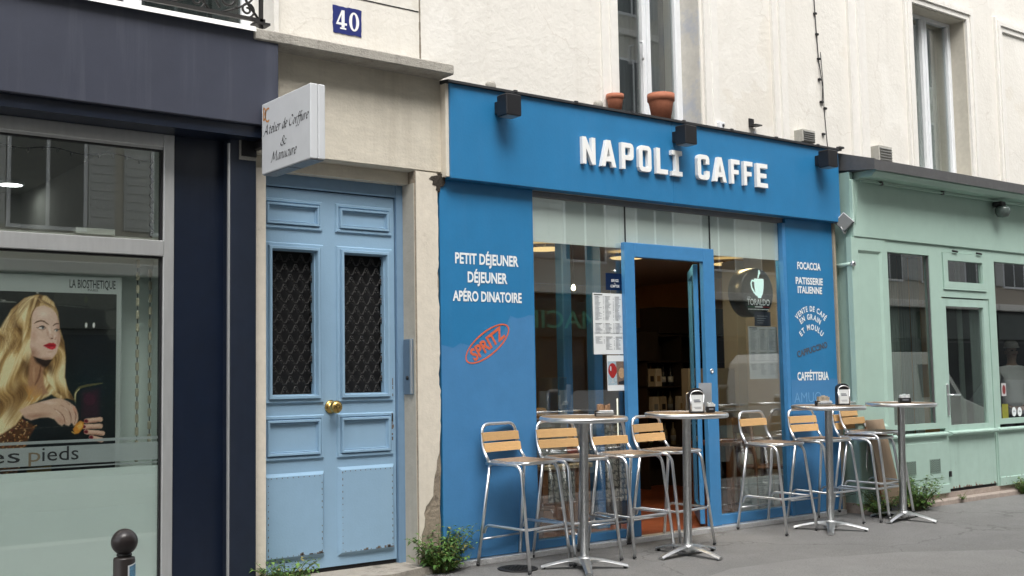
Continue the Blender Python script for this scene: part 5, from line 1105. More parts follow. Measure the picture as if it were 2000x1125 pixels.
for u0, u1 in ((0, .32), (.345, .66), (.685, 1.0)): q.box(a+(b-a)*u0, a+(b-a)*u1, .15, .165, .05, z1, .003)
q.build('board', mat('grey_board', (.40, .42, .41), .6, var=.08, scale=8), bx); q = MB()
for k in range(14): q.box(a+(b-a)*.36, a+(b-a)*(.45+.15*rs.random()), .148, .1495, .12+k*.022, .126+k*.022)
q.build('text_lines', M_ink, bx); u = a+(b-a)*.84
q = MB(); poly2d(q, [(u+.058*x_, .30+.125*z_) for x_, z_ in ov if z_ >= -.3], .1485); q.build('dark_emblem', mat('navy_emblem', (.03, .035, .06), .5), bx); q = MB(); poly2d(q, [(u+.05*x_, .235+.10*z_) for x_, z_ in ov if z_ <= .35], .148); q.build('red_emblem', mat('red_emblem', (.32, .03, .04), .5), bx); settle(bx, (a, .15, .05))
tb = thing('light_tube', 'thin pale upright light tube behind the left cafe window', 'light tube'); p = P(1206, 800, .35); q = MB(); q.tube([(0, 0, -.30), (0, 0, .10)], .006, 8); q.build('tube', emitter('tube_glow', (1, .95, .75), .55), tb); q = MB(); q.box(-.012, .012, -.012, .012, -.33, -.30); q.tube([(0, 0, -.33), (0, 0, -p.z+.03)], .006, 6); q.build('stem', M_black, tb); tb.location = p

# ------------------------------------------------------------------ teal shopfront
ts = thing('shopfront', 'pale green wooden shopfront with a dark zinc cornice and glazed door', 'shopfront')
TY = -.18; TX = 9.945; TE = 24
q = MB(); q.box(TX, TX+.06, TY+.02, .06, .0, 3.50); q.build('side_wall', mat('teal_side_paint', (.31, .45, .40), .5, var=.08, scale=3, streak=.3, scol=(.19, .30, .26)), ts)
q = MB(); q.box(TX+.005, TE, TY-.012, .06, 2.822, 3.42, .008); q.build('fascia', M_teal, ts)
q = MB(); cz0, cz1 = 3.44, 3.60
q.prism([(-.36, 3.435), (-.405, 3.475), (-.425, 3.475), (-.425, 3.50), (-.05, 3.52), (-.05, 3.42), (-.20, 3.42), (-.215, 3.435)], TX+.10, TE, 'x'); q.build('soffit_moulding', M_teal, ts)
q = MB(); q.prism([(-.47, 3.478), (-.47, 3.585), (.06, 3.74), (.06, 3.50), (-.43, 3.50)], TX+.02, TE, 'x'); q.prism([(-.475, 3.48), (-.475, 3.59), (.058, 3.745), (.058, 3.54)], TX-.005, TX+.02, 'x'); q.build('zinc_cornice', M_zinc, ts)
# pillar with sunk panel
def sunk(mb, x0, x1, z0, z1, y, d=.018, w_=.02):
    mb.add([(x0, y, z0), (x1, y, z0), (x1, y, z1), (x0, y, z1), (x0+w_, y+d, z0+w_), (x1-w_, y+d, z0+w_), (x1-w_, y+d, z1-w_), (x0+w_, y+d, z1-w_)], [(0, 1, 5, 4), (1, 2, 6, 5), (2, 3, 7, 6), (3, 0, 4, 7), (4, 5, 6, 7)])
def frame4(mb, x0, x1, z0, z1, a, b, c, d, y0, y1):
    """surround of the hole (a..b, c..d)"""
    mb.box(x0, a, y0, y1, z0, z1); mb.box(b, x1, y0, y1, z0, z1); mb.box(a, b, y0, y1, d, z1); mb.box(a, b, y0, y1, z0, c)
q = MB(); frame4(q, TX-.04, 10.495, .10, 2.82, 10.02, 10.43, .86, 2.69, TY, TY+.06); sunk(q, 10.02, 10.43, .86, 2.69, TY+.0, .02, .03); q.build('pillar', M_teal, ts)
wb, wt_ = .862, 2.70
q = MB(); frame4(q, 10.495, 11.49, .80, 2.82, 10.545, 11.325, wb, wt_, TY+.01, TY+.08); q.build('window_frame', M_teal, ts)
q = MB(); q.box(10.545, 11.325, TY+.045, TY+.052, wb, wt_); q.build('glass_pane', M_glass, ts)
q = MB(); q.box(10.545, 10.552, TY+.03, TY+.045, wb, wt_); q.box(11.315, 11.325, TY+.02, TY+.044, wb, wt_); q.build('glazing_bead', M_zinc, ts)
# transom and door
q = MB(); frame4(q, 11.49, 12.62, 2.25, 2.82, 11.575, 12.47, 2.33, 2.755, TY+.01, TY+.08); q.box(11.49, 11.53, TY+.01, TY+.08, .10, 2.25); q.box(12.515, 12.62, TY+.01, TY+.08, .10, 2.25); q.build('door_surround', M_teal, ts)
q = MB(); frame4(q, 11.58, 12.465, 2.335, 2.75, 11.665, 12.385, 2.425, 2.665, TY-.006, TY+.05); tw = q.build('transom_window', M_teal, ts)
q = MB(); q.box(11.665, 12.385, TY+.02, TY+.027, 2.425, 2.665); q.build('pane', M_glass, tw); q = MB()
for x in (11.75, 12.25): q.tube([(x, TY-.02, 2.772), (x+.10, TY-.02, 2.766)], .012, 6)
q.build('hinge', M_black, tw)
q = MB(); frame4(q, 11.535, 12.51, .135, 2.235, 11.625, 12.40, .825, 2.15, TY+.02, TY+.07); sunk(q, 11.64, 12.40, .20, .72, TY+.0195, .004, .01); td = q.build('door', M_tealb, ts)
q = MB(); q.box(11.625, 12.40, TY+.045, TY+.052, .825, 2.15); q.build('pane', M_glass, td)
q = MB(); q.box(11.555, 11.60, TY+.008, TY+.02, .93, 1.28, .004); q.tube(rounded([(11.577, TY+.012, 1.16), (11.577, TY-.045, 1.16), (11.72, TY-.045, 1.16)], .02), .011, 8); q.build('handle', M_chrome, td)
q = MB(); q.box(11.535, 12.51, TY+.03, TY+.06, .105, .135); q.build('door_gap', M_dark, ts)
q = MB(); rs = random.Random(14)
for i in range(26):
    x = 11.56+.9*rs.random()**.8; w_ = rs.uniform(.008, .05); h = rs.uniform(.004, .035)*rs.random(); q.prism([(x, .137), (x+w_, .137), (x+w_*.8, .139+h), (x+w_*.3, .141+h*1.3)], TY+.0185, TY+.0196)
q.build('peeled_paint', mat('red_brown_undercoat', (.22, .12, .09), .8, var=.4, scale=30), td)
q = MB()
for i in range(22):
    x = rs.choice((rs.uniform(9.95, 11.45), rs.uniform(12.55, 13.2))); z = .10+.10*rs.random()**2; w_ = rs.uniform(.006, .03); q.prism([(x, z), (x+w_, z-.002), (x+w_*.8, z+.012*rs.random()+.004), (x+w_*.2, z+.01)], TY-.0212, TY-.0199)
q.build('peeled_paint', mat('grey_undercoat', (.30, .29, .26), .85, var=.3, scale=30), ts)
# right hand window
q = MB(); frame4(q, 12.62, 16.2, .80, 2.82, 12.66, 14.4, wb, wt_, TY+.01, TY+.08); q.build('window_frame', M_teal, ts)
q = MB(); q.box(12.66, 14.4, TY+.045, TY+.052, wb, wt_); q.build('glass_pane', M_glass, ts)
q = MB(); q.box(16.2, TE, TY+.01, TY+.06, .1, 2.82); q.build('boarding', M_teal, ts)
# rail and base panels
q = MB()
for a, b in ((TX-.05, 11.485), (11.545, 12.50), (12.53, TE)): q.prism([(TY+.02, .705), (TY-.02, .72), (TY-.045, .735), (TY-.045, .75), (TY+.02, .765)], a, b, 'x')
q.build('base_rail', M_tealb, ts)
q = MB(); q.box(TX-.03, 11.485, TY-.006, TY+.06, .10, .72); q.box(12.535, TE, TY-.006, TY+.06, .10, .72); q.box(TX-.03, 11.485, TY-.02, TY, .10, .20, .006); q.box(12.535, TE, TY-.02, TY, .10, .2, .006)
q.box(10.55, 11.40, TY-.012, TY, .27, .66, .006); q.build('base_panel', M_tealb, ts)
for x in (10.66, 11.12):
    q = MB(); q.box(x, x+.20, TY-.018, TY-.012, .33, .48, .002); vg = q.build('vent', mat('vent_green_%d' % int(x*10), (.20, .28, .24), .6, var=.3, scale=60), ts)
    q = MB()
    for i in range(8):
        for k in range(6): q.box(x+.012+i*.023, x+.024+i*.023, TY-.0195, TY-.0175, .343+k*.022+(i % 2)*.008, .353+k*.022+(i % 2)*.008)
    q.build('perforation', M_dark, vg)
q = MB(); q.box(TX-.02, TE, TY+.01, .1, .0, .10); q.box(TX-.02, TE, TY-.10, TY+.01, -.02, .045, .01); q.build('plinth', mat('pinkish_plinth', (.36, .30, .26), .9, var=.25, scale=9, bump=.5, bscale=60), ts)
q = MB(); q.box(11.50, 11.535, TY-.015, TY+.0, .27, .33); q.build('latch', M_black, ts)
q = MB(); q.tube([(TX+.10, TY-.05, 3.40), (TX+.16, TY-.05, 3.405), (11.4, TY-.05, 3.405), (TE, TY-.05, 3.41)], .009, 6); q.tube([(TX+.09, TY-.02, 3.40), (TX+.03, TY-.016, 2.95)], .003, 5); q.build('conduit', M_teal, ts)
q = MB(); 
for x in (10.4, 11.55): q.box(x, x+.03, TY-.06, TY-.03, 3.39, 3.43)
q.build('conduit_clip', M_zinc, ts)
# window stickers
q = MB(); p = P(1961, 761, TY+.04); q.box(p.x-.05, p.x+.05, TY+.042, TY+.044, p.z-.075, p.z+.075); st = q.build('sticker', mat('white_sticker', (.55, .55, .55), .5), ts); q = MB(); poly2d(q, [(p.x+.035*a, p.z+.055*b) for a, b in ov], TY+.0412); q.build('red_emblem', mat('dark_red_print', (.22, .03, .03), .5), st)
q = MB(); p = P(1964, 804, TY+.04); q.box(p.x-.065, p.x+.065, TY+.042, TY+.044, p.z-.075, p.z+.09); q.build('yellow_sticker', mat('olive_yellow_print', (.24, .24, .03), .5, var=.4, scale=30), ts)
q = MB()
for px in (1981, 1992): p = P(px, 804, TY+.04); poly2d(q, [(p.x+.05*a, p.z+.055*b) for a, b in ov], TY+.042)
rs_ = q.build('round_sticker', M_vinyl, ts); q = MB()
for px in (1981, 1992): p = P(px, 804, TY+.04); q.box(p.x-.022, p.x+.022, TY+.0405, TY+.0415, p.z-.004, p.z+.004); q.box(p.x-.012, p.x+.012, TY+.0405, TY+.0415, p.z+.012, p.z+.018)
q.build('sticker_print', M_ink, rs_)
# dim interior with pale hangings
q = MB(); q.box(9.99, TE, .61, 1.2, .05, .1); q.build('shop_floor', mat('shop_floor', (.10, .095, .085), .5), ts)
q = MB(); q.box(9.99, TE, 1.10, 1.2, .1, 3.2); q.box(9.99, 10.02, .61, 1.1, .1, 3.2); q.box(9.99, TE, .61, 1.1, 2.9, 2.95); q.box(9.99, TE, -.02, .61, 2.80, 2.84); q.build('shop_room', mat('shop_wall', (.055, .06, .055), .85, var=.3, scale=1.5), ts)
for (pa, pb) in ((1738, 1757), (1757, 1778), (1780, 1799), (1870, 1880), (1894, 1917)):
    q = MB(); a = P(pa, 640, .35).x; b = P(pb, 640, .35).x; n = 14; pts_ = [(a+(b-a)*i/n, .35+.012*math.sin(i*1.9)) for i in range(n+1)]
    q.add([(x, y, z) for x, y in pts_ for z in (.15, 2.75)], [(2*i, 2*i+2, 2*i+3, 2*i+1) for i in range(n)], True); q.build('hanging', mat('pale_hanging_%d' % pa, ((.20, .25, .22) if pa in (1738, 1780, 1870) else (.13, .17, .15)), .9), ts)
settle(ts, (12, TY, 0))
fl = thing('floodlight', 'small grey floodlight tilted on the green shop corner below the cornice', 'floodlight'); p = P(1654, 436, -.10)
q = MB(); q.box(-.07, .07, -.035, .03, -.07, .07, .006); o = q.build('lamp_head', mat('floodlight_grey', (.16, .17, .17), .5), fl); o.rotation_euler = (0, R(45), R(-60)); q = MB(); q.box(-.073, .073, -.03, .02, .066, .075); q.box(-.075, -.066, -.03, .02, -.07, .07); o = q.build('casing', M_pvc, fl); o.rotation_euler = (0, R(45), R(-60))
q = MB(); q.tube(rounded([(-.06, 0, -.05), (0, 0, -.13), (.05, 0, -.05)], .03), .007, 6); q.tube([(0, 0, -.1), (.05, .04, -.11)], .008, 6); q.build('yoke', M_alu, fl); fl.location = (TX-.055, -.12, p.z)
for px, pz, lab in ((1640, 517, 'short grey pipe sticking out of the green side wall'),):
    p = P(1640, 517, -.05); t = thing('pipe', lab, 'pipe'); q = MB(); q.tube([(0, .08, -.01), (0, -.12, .0)], .022, 10); q.build('pipe_body', M_teal, t); q = MB(); q.lathe([(.012, 0), (.028, 0), (.028, .03), (.012, .03)], 12, (0, -.145, 0), 'y'); q.build('end_fitting', M_chrome, t); t.location = (TX-.03, -.06, p.z)
p = P(1958, 410, TY-.12); wl = thing('wall_lamp', 'grey glass wall lamp hanging under the green shop cornice', 'lamp')
q = MB(); q.lathe([(.0, -.11), (.06, -.10), (.085, -.05), (.085, 0), (.06, .02), (.0, .02)], 20, (0, 0, 0)); q.build('lamp_shade', mat('smoky_glass', (.10, .13, .12), .2, var=.2, scale=9), wl); q = MB(); q.box(-.05, .05, -.02, .10, .02, .08, .01); q.tube([(-.09, .02, .05), (.09, .02, .05)], .02, 8); q.build('bracket', M_black, wl); wl.location = (p.x, TY-.12, p.z+.02)

# ------------------------------------------------------------------ bar stools
TILT = math.atan(SL)
def stand(o, x, y, rz, dz=0.0):
    o.location = (x, y, SL*y+dz); o.rotation_mode = 'XYZ'
    o.rotation_euler = (Matrix.Rotation(TILT, 4, 'X') @ Matrix.Rotation(R(rz), 4, 'Z')).to_euler()
def stool(label, slats=(1, 1)):
    t = thing('bar_stool', label, 'bar stool', group='aluminium bar stools along the cafe front')
    SZ = .785; hw = .205; r_ = .0130
    # y = 0 at the seat's back edge, seat towards -y; legs splay
    q = MB(); back = rounded([(-hw, -.30, SZ), (-hw, .0, SZ), (-hw*.97, .065, SZ+.13), (-hw*.92, .085, SZ+.30), (-hw*.92+.001, .088, SZ+.305), (hw*.92-.001, .088, SZ+.305), (hw*.92, .085, SZ+.30), (hw*.97, .065, SZ+.13), (hw, .0, SZ), (hw, -.30, SZ)], .085, 6)
    back = rounded([(-hw, -.02, SZ), (-hw*.97, .055, SZ+.10), (-hw*.90, .085, SZ+.290), (hw*.90, .085, SZ+.290), (hw*.97, .055, SZ+.10), (hw, -.02, SZ)], .075, 7)
    q.tube(back, r_, 10); q.build('back_frame', M_chrome, t)
    for sx in (-1, 1):
        q = MB(); q.tube(rounded([(sx*hw, .01, SZ-.004), (sx*hw, -.35, SZ+.0), (sx*(hw+.028), -.465, .0)], .085, 7), r_, 10); q.build('front_leg', M_chrome, t)
        q = MB(); q.tube([(sx*(hw-.012), -.015, SZ-.004), (sx*(hw+.030), .075, .0)], r_, 10); q.build('rear_leg', M_chrome, t)
        for y_ in (-.462, .073):
            q = MB(); q.lathe([(.0, -.001), (.015, .0), (.015, .022), (.0, .022)], 10, (sx*(hw+.028), y_, 0)); q.build('foot_cap', M_black, t)
    fz = .315; f = 1-fz/SZ; fx = hw+.03*f-.004; yf = -.35-.105*f; yb = .075*f
    q = MB(); q.tube(rounded([(-fx+.004, yb-.02, fz-.06), (-fx, yb-.05, fz), (-fx, yf, fz), (fx, yf, fz), (fx, yb-.05, fz), (fx-.004, yb-.02, fz-.06)], .045, 5), .011, 8); q.build('footrest', M_chrome, t)
    q = MB(); q.tube([(-fx-.004, yb+.012, fz-.115), (fx+.004, yb+.012, fz-.115)], .008, 8); q.tube([(-hw, -.02, SZ), (hw, -.02, SZ)], .009, 8); q.build('crossbar', M_chrome, t)
    q = MB(); q.tube(rounded([(-hw+.02, -.02, SZ+.010), (-hw+.02, -.385, SZ+.012), (hw-.02, -.385, SZ+.012), (hw-.02, -.02, SZ+.010), (-hw+.02, -.02, SZ+.010)], .06, 6), .0135, 8); q.build('seat_rim', M_chrome, t)
    q = MB()
    for k in range(5): q.box(-hw+.035, hw-.035, -.372+k*.070, -.372+k*.070+.060, SZ+.008, SZ+.027, .004)
    q.build('seat', M_wood2, t)
    for k, on in enumerate(slats):
        if not on: continue
        z0 = SZ+.078+.082*k; y_ = .038+.022*k; q = MB(); n = 10; w0 = hw*.985
        vs = []
        for i in range(n+1):
            u = -1+2*i/n; x = u*w0; yb2 = y_-.016-.0*(1-u*u); 
            for (dy, dz) in ((0, 0), (.016, .004), (.03, .066), (.012, .064)): vs.append((x, yb2+dy+.012*(1-u*u), z0+dz))
        fs = [(4*i+k_, 4*i+(k_+1) % 4, 4*i+4+(k_+1) % 4, 4*i+4+k_) for i in range(n) for k_ in range(4)]+[(0, 1, 2, 3), (4*n+3, 4*n+2, 4*n+1, 4*n)]
        q.add(vs, fs); q.build('slat', M_wood, t)
    return t
base2 = stool('bar stool with two light wooden back slats, leftmost and against the blue panel'); stand(base2, 5.445, -.105, 9)
base1l = stool('bar stool missing its upper back slat, third from the left', (1, 0)); stand(base1l, 6.56, -.13, 2)
base1u = stool('bar stool missing its lower back slat, in front of the right cafe window', (0, 1)); stand(base1u, 8.41, -.12, 4)
for lab, x, y, z, rz in (('bar stool with two back slats half hidden behind the leftmost table pole', 5.995, -.12, 0, -2),
                         ('bar stool with two back slats in front of the open cafe door', 7.055, -.10, 0, 7),
                         ('bar stool with two back slats in front of the lettered right blue panel', 9.15, -.11, 0, -1),
                         ('lower bar stool of the stacked pair at the corner of the green shop', 9.76, -.16, 0, 4),
                         ('upper bar stool of the stacked pair at the corner of the green shop', 9.80, -.215, .052, 5)):
    o = copy_tree(base2); o['label'] = lab; stand(o, x, y, rz, z)

# ------------------------------------------------------------------ tall tables
def bar_table(label):
    t = thing('bar_table', label, 'bar table', group='tall round tables in front of the cafe'); H = 1.14; rr = .335
    q = MB()
    for k in range(9):
        x0 = -rr+.012+k*.0722; x1 = x0+.066; m_ = max(abs(x0), abs(x1)); hy = math.sqrt(max(0, (rr-.016)**2-m_*m_)) if m_ < rr-.016 else .05
        poly = []
        for i in range(7): x = x0+(x1-x0)*i/6; poly.append((x, -math.sqrt(max(.0004, (rr-.014)**2-x*x))))
        for i in range(6, -1, -1): x = x0+(x1-x0)*i/6; poly.append((x, math.sqrt(max(.0004, (rr-.014)**2-x*x))))
        q.prism(poly, H-.018, H-.001, 'z')
    q.build('table_top', mat('table_slats_%d' % len(bpy.data.materials), (.20, .135, .08), .55, var=.3, scale=5, stretch=(14, 1.5, 10), bump=.15, bscale=90), t)
    q = MB(); q.lathe([(rr-.016, H-.024), (rr-.006, H-.034), (rr, H-.030), (rr+.003, H-.016), (rr, H-.002), (rr-.006, H+.002), (rr-.015, H-.001), (rr-.016, H-.024)], 56); q.build('rim', M_chrome, t)
    q = MB(); q.lathe([(.0, .05), (.034, .05), (.034, H-.03), (.12, H-.028), (.12, H-.02), (.0, H-.02)], 28); q.build('pole', M_cast, t)
    q = MB(); q.lathe([(.0, .03), (.060, .03), (.064, .05), (.05, .085), (.036, .095), (.0, .095)], 24); hub = q.build('base_hub', M_cast, t)
    for k in range(4):
        q = MB(); n = 8; vs = []
        for i in range(n+1):
            u = i/n; x = .03+.30*u; w_ = .044-.018*u; zt = .086-.058*u**1.5; zb = .052*math.sin(math.pi*min(1, (1-u)*.75))+.008 if u < .96 else .006
            zb = min(zb, zt-.014)
            vs += [(x, -w_, zb), (x, -w_*.95, zt-.012), (x, -w_*.4, zt), (x, w_*.4, zt), (x, w_*.95, zt-.012), (x, w_, zb)]
        fs = [(6*i+a, 6*i+(a+1) % 6, 6*i+6+(a+1) % 6, 6*i+6+a) for i in range(n) for a in range(6)]+[tuple(range(6)), tuple(reversed(range(6*n, 6*n+6)))]
        q.add(vs, fs); lg = q.build('base_leg', M_cast, t); lg.rotation_euler = (0, 0, k*math.pi/2)
        q = MB(); q.lathe([(.0, .0), (.014, .0), (.016, .012), (.0, .012)], 12, (.31, 0, 0)); ft = q.build('foot', M_black, lg)
    return t
TB = []
for i, (px, pxy, Y, rz, lab) in enumerate(((1141, 1085, -.66, 55, 'tall table with a sugar packet caddy in front of the left cafe window'), (1343, 1060, -.74, 4, 'tall table with a napkin dispenser in front of the open cafe door'),
        (1622, 1020, -.62, 37, 'tall table with a napkin dispenser and caddy in front of the lettered right blue panel'), (1764, 1000, -.66, 10, 'tall table with a small black box in front of the green shop'))):
    d = FW*FPX+RT*(px-1000)+UP*(562.5-pxy); x = (d*((Y-CAM.y)/d.y)).x
    if i == 0: o = bar_table(lab)
    else: o = copy_tree(TB[0]); o['label'] = lab
    stand(o, x, Y, rz); TB.append(o)
def on_table(i, px, Yoff):
    """x for a thing at the given photo column, on table i, shifted Yoff from the table's centre"""
    y = TB[i].location.y+Yoff; d = FW*FPX+RT*(px-1000)+UP*(562.5-790); return ((d*((y-CAM.y)/d.y)).x, y, 1.1415+SL*y)
def dispenser(i, px, Yoff, rz, label):
    t = thing('napkin_dispenser', label, 'napkin dispenser', group='napkin dispensers on the tall tables')
    q = MB(); q.box(-.055, .055, -.05, .05, 0, .012, .004); q.box(-.055, -.046, -.045, .045, .012, .150); q.box(.046, .055, -.045, .045, .012, .150)
    pts = arc((0, 0, .145), .055, 0, 180, 12); q.prism([(x, z) for x, _, z in pts[::-1]] , -.045, .045)
    q.build('case', M_black, t)
    q = MB(); q.tube([(-.052, -.046, .012), (-.052, -.046, .150)]+[(x*.95, -.046, .145+(z-.145)*.6) for x, _, z in pts[::-1]]+[(.052, -.046, .150), (.052, -.046, .012)], .005, 6); q.build('rim', M_chrome, t)
    q = MB(); q.box(-.045, .045, -.044, .044, .014, .146); q.build('napkins', M_paper, t)
    q = MB(); q.box(-.030, .020, -.0455, -.0445, .100, .108); q.box(-.026, .028, -.0455, -.0445, .086, .096); q.box(-.03, .03, -.0455, -.0445, .045, .048); q.box(-.02, .03, -.0455, -.0445, .036, .039); q.build('print', M_ink, t)
    t.location = on_table(i, px, Yoff); t.rotation_euler = (0, 0, R(rz)); return t
dispenser(1, 1360, -.10, -36, 'black and steel napkin dispenser on the table before the open door')
dispenser(2, 1646, -.06, -34, 'black napkin dispenser beside a caddy on the table before the lettered panel')
def sugar_box(i, px, Yoff, rz, label, s=1.0):
    t = thing('sugar_box', label, 'sugar box'); q = MB(); q.box(-.055*s, .055*s, -.035, .035, 0, .048, .004); q.build('box', M_black, t)
    q = MB(); q.box(-.03*s, .03*s, -.0362, -.0352, .022, .032); q.build('print', M_ink, t); q = MB(); rs = random.Random(i)
    for k in range(7): x = (-.045+.013*k)*s; q.prism([(x, .03), (x+.010, .03), (x+.012+rs.uniform(-.006, .006), .066+rs.uniform(0, .02)), (x+.002, .062+rs.uniform(0, .02))], -.028, .026)
    q.build('sugar_packet', M_paper, t); t.location = on_table(i, px, Yoff); t.rotation_euler = (0, 0, R(rz))
sugar_box(1, 1387, -.11, -34, 'small navy box of white sugar packets right of the napkin dispenser', .6)
sugar_box(3, 1767, -.07, -40, 'small black box of sugar packets alone on the rightmost table')
mh = thing('menu_holder', 'thin upright menu stand between the napkin dispenser and sugar box', 'menu stand'); q = MB(); q.box(-.012, .012, -.07, .07, 0, .012, .003); q.build('foot', M_chrome, mh); q = MB(); q.prism([(-.004, .012), (.004, .012), (.016, .235), (.006, .238)], -.055, .055); q.build('card', mat('grey_menu_card', (.38, .40, .42), .4, .3), mh); mh.location = on_table(1, 1377.5, -.07); mh.rotation_euler = (0, 0, R(20))
def caddy(i, px, Yoff, rz, label, tan):
    t = thing('sugar_caddy', label, 'sugar caddy', group='sugar caddies on the tall tables'); q = MB(); q.box(-.065, .065, -.045, .045, 0, .022, .004); q.box(-.068, .068, -.048, .048, .026, .032, .002); q.box(-.05, .065, -.04, .042, .032, .044, .003); q.build('tray', M_cast, t)
    q = MB(); q.box(-.07, -.03, .0, .05, 0, .045, .004); q.box(.05, .07, .0, .05, 0, .035, .004); q.build('ash_cup', M_black, t); q = MB(); rs = random.Random(i+5)
    for k in range(9): x = -.055+.011*k; q.prism([(x, .044), (x+.008, .044), (x+.012+rs.uniform(-.01, .01), .078+rs.uniform(0, .018)), (x+.002, .074+rs.uniform(0, .016))], -.03+rs.uniform(-.008, .008), .03)
    q.build('sugar_packet', tan, t); t.location = on_table(i, px, Yoff); t.rotation_euler = (0, 0, R(rz))
caddy(0, 1180, -.08, -32, 'steel caddy with tan sugar packets on the leftmost table', mat('tan_packets', (.34, .20, .11), .6, var=.5, scale=40))
caddy(2, 1609, -.04, -34, 'steel caddy with pale sugar packets left of the napkin dispenser', mat('pale_packets', (.42, .36, .28), .6, var=.4, scale=40))
# raw board leaning at the corner
bd = thing('leaning_board', 'raw tan board leaning upright behind the stacked stools', 'board'); q = MB(); q.box(-.17, .17, -.012, .012, 0, .86, .003); q.build('panel', M_board, bd)
q = MB(); q.box(-.17, -.13, .012, .03, .05, .80); q.box(.13, .17, .012, .03, .05, .80); q.build('batten', M_wood3, bd); bd.location = (10.13, -.40, .10); bd.rotation_euler = (R(-12), 0, R(6))
q = MB(); q.box(-.16, .16, -.05, .06, -.10, 0, .006); o = q.build('foot_block', M_black, bd)

# ------------------------------------------------------------------ bollard
bl = thing('bollard', 'dark brown iron bollard with a ball top on the pavement edge', 'bollard'); p = CAM+(FW*FPX+RT*(243-1000)+UP*(562.5-1058)).normalized()*4.5
zb = p.z-SL*p.y
q = MB(); q.lathe([(.0, 0), (.05, 0), (.05, .05), (.0385, .07), (.0385, zb-.062), (.036, zb-.056), (.024, zb-.053), (.0, zb-.053)], 28); pb = q.build('post', mat('bollard_paint', (.030, .024, .022), .36, var=.2, scale=20, bump=.1, bscale=60), bl)
q = MB(); q.lathe([(.0, -.0470)]+[(.0475*math.sin(math.pi*i/16), -.0475*math.cos(math.pi*i/16)) for i in range(2, 16)]+[(.0, .0475)], 32); o = q.build('ball', mat('bollard_ball', (.028, .022, .022), .28), bl); o.location = (0, 0, zb)
q = MB(); q.lathe([(.022, -.054), (.027, -.050), (.027, -.044), (.022, -.040)], 24); o = q.build('neck', M_iron, bl); o.location = (0, 0, zb)
q = MB(); n = 10; vs = []
for i in range(n+1):
    a = R(-62+84*i/n); 
    for z in (zb-.22, zb-.082+.012*(i/n)): vs.append((.0392*math.cos(a), .0392*math.sin(a), z))
q.add(vs, [(2*i, 2*i+2, 2*i+3, 2*i+1) for i in range(n)], True); o = q.build('sticker_border', M_vinyl, bl)
q = MB(); q.add([(x*1.012, y*1.012, z+(-.005 if k % 2 else .005)) for k, (x, y, z) in enumerate(vs[2:-2])], [(2*i, 2*i+2, 2*i+3, 2*i+1) for i in range(n-2)], True); q.build('sticker', M_sticker, o)
bl.location = (p.x, p.y, SL*p.y); bl.rotation_euler = (0, 0, R(-28))

# ------------------------------------------------------------------ weeds
def weed(x, y, z, rx, ry, h, n, seed, label, leaf=.045, lean=(0, 0)):
    rs = random.Random(seed); t = thing('weed', label, 'weed', group='green weeds growing at the foot of the facade'); ms = [MB(), MB(), MB(), MB()]; st = MB()
    for i in range(n):
        a = rs.uniform(0, 2*math.pi); rr = math.sqrt(rs.random()); bx_, by_ = rx*.35*rr*math.cos(a), ry*.4*rr*math.sin(a)
        tx, ty = bx_+rx*rs.uniform(.3, 1)*math.cos(a)+lean[0]*rs.random(), by_+ry*rs.uniform(.3, 1)*math.sin(a)+lean[1]*rs.random(); hh = h*rs.uniform(.35, 1)*(1-.25*rr)
        pts = [Vector((bx_+(tx-bx_)*u**1.4, by_+(ty-by_)*u**1.4, hh*(u-.18*u*u*rs.uniform(.6, 1.4)))) for u in (0, .25, .5, .75, 1)]
        st.tube(pts, [.004, .0035, .003, .0022, .0012], 5)
        k = max(6, int(hh/.016))
        for j in range(k):
            u = .12+.88*j/(k-1); f = u*4; i0 = min(3, int(f)); p = pts[i0].lerp(pts[i0+1], f-i0)
            az = j*2.4+rs.uniform(-.5, .5); el = rs.uniform(-.35, .6); L_ = leaf*rs.uniform(.45, 1.35)*(1-.35*u); d = Vector((math.cos(az)*math.cos(el), math.sin(az)*math.cos(el), math.sin(el)))
            s = d.cross(Vector((0, 0, 1))).normalized()*L_*.30; up = s.cross(d).normalized(); p0 = p+d*L_*.2; tip = p0+d*L_+Vector((0, 0, -.25*L_)); m1 = p0+d*L_*.45; dz = up*L_*.10
            ms[3 if rs.random() < .05 else rs.choice((0, 0, 1, 2))].add([p0, m1+s+dz, m1-dz*.3, m1-s+dz, tip], [(0, 2, 1), (0, 3, 2), (2, 4, 1), (3, 4, 2)])
    for k in range(4): ms[k].build('foliage', M_leaf[k], t, fix=False)
    st.build('stem', M_stem, t); t.location = (x, y, z); return t
p = P(528, 1120, .12); weed(3.60, -.05, .02, .24, .14, .30, 46, 3, 'weed with pale tips at the left foot of the blue door', .06)
weed(4.84, -.12, .0, .27, .15, .46, 48, 5, 'bushy weed between the worn pier and the blue panel', .06, (.10, 0))
weed(P(1725, 960, -.36).x, -.36, .0, .36, .17, .38, 46, 8, 'low dense weed clump behind the stacked stools at the green shop', .055)
weed(P(1790, 950, -.34).x, -.34, .0, .32, .16, .52, 56, 9, 'taller weed clump under the green shop vents', .06, (.1, 0))
p = P(1998, 935, -.3); weed(p.x, -.30, .0, .16, .10, .32, 26, 12, 'small weed at the right end of the green shop base', .05)
weed(11.55, -.30, .03, .06, .04, .10, 8, 15, 'tiny tuft of weed by the latch of the green door', .03)

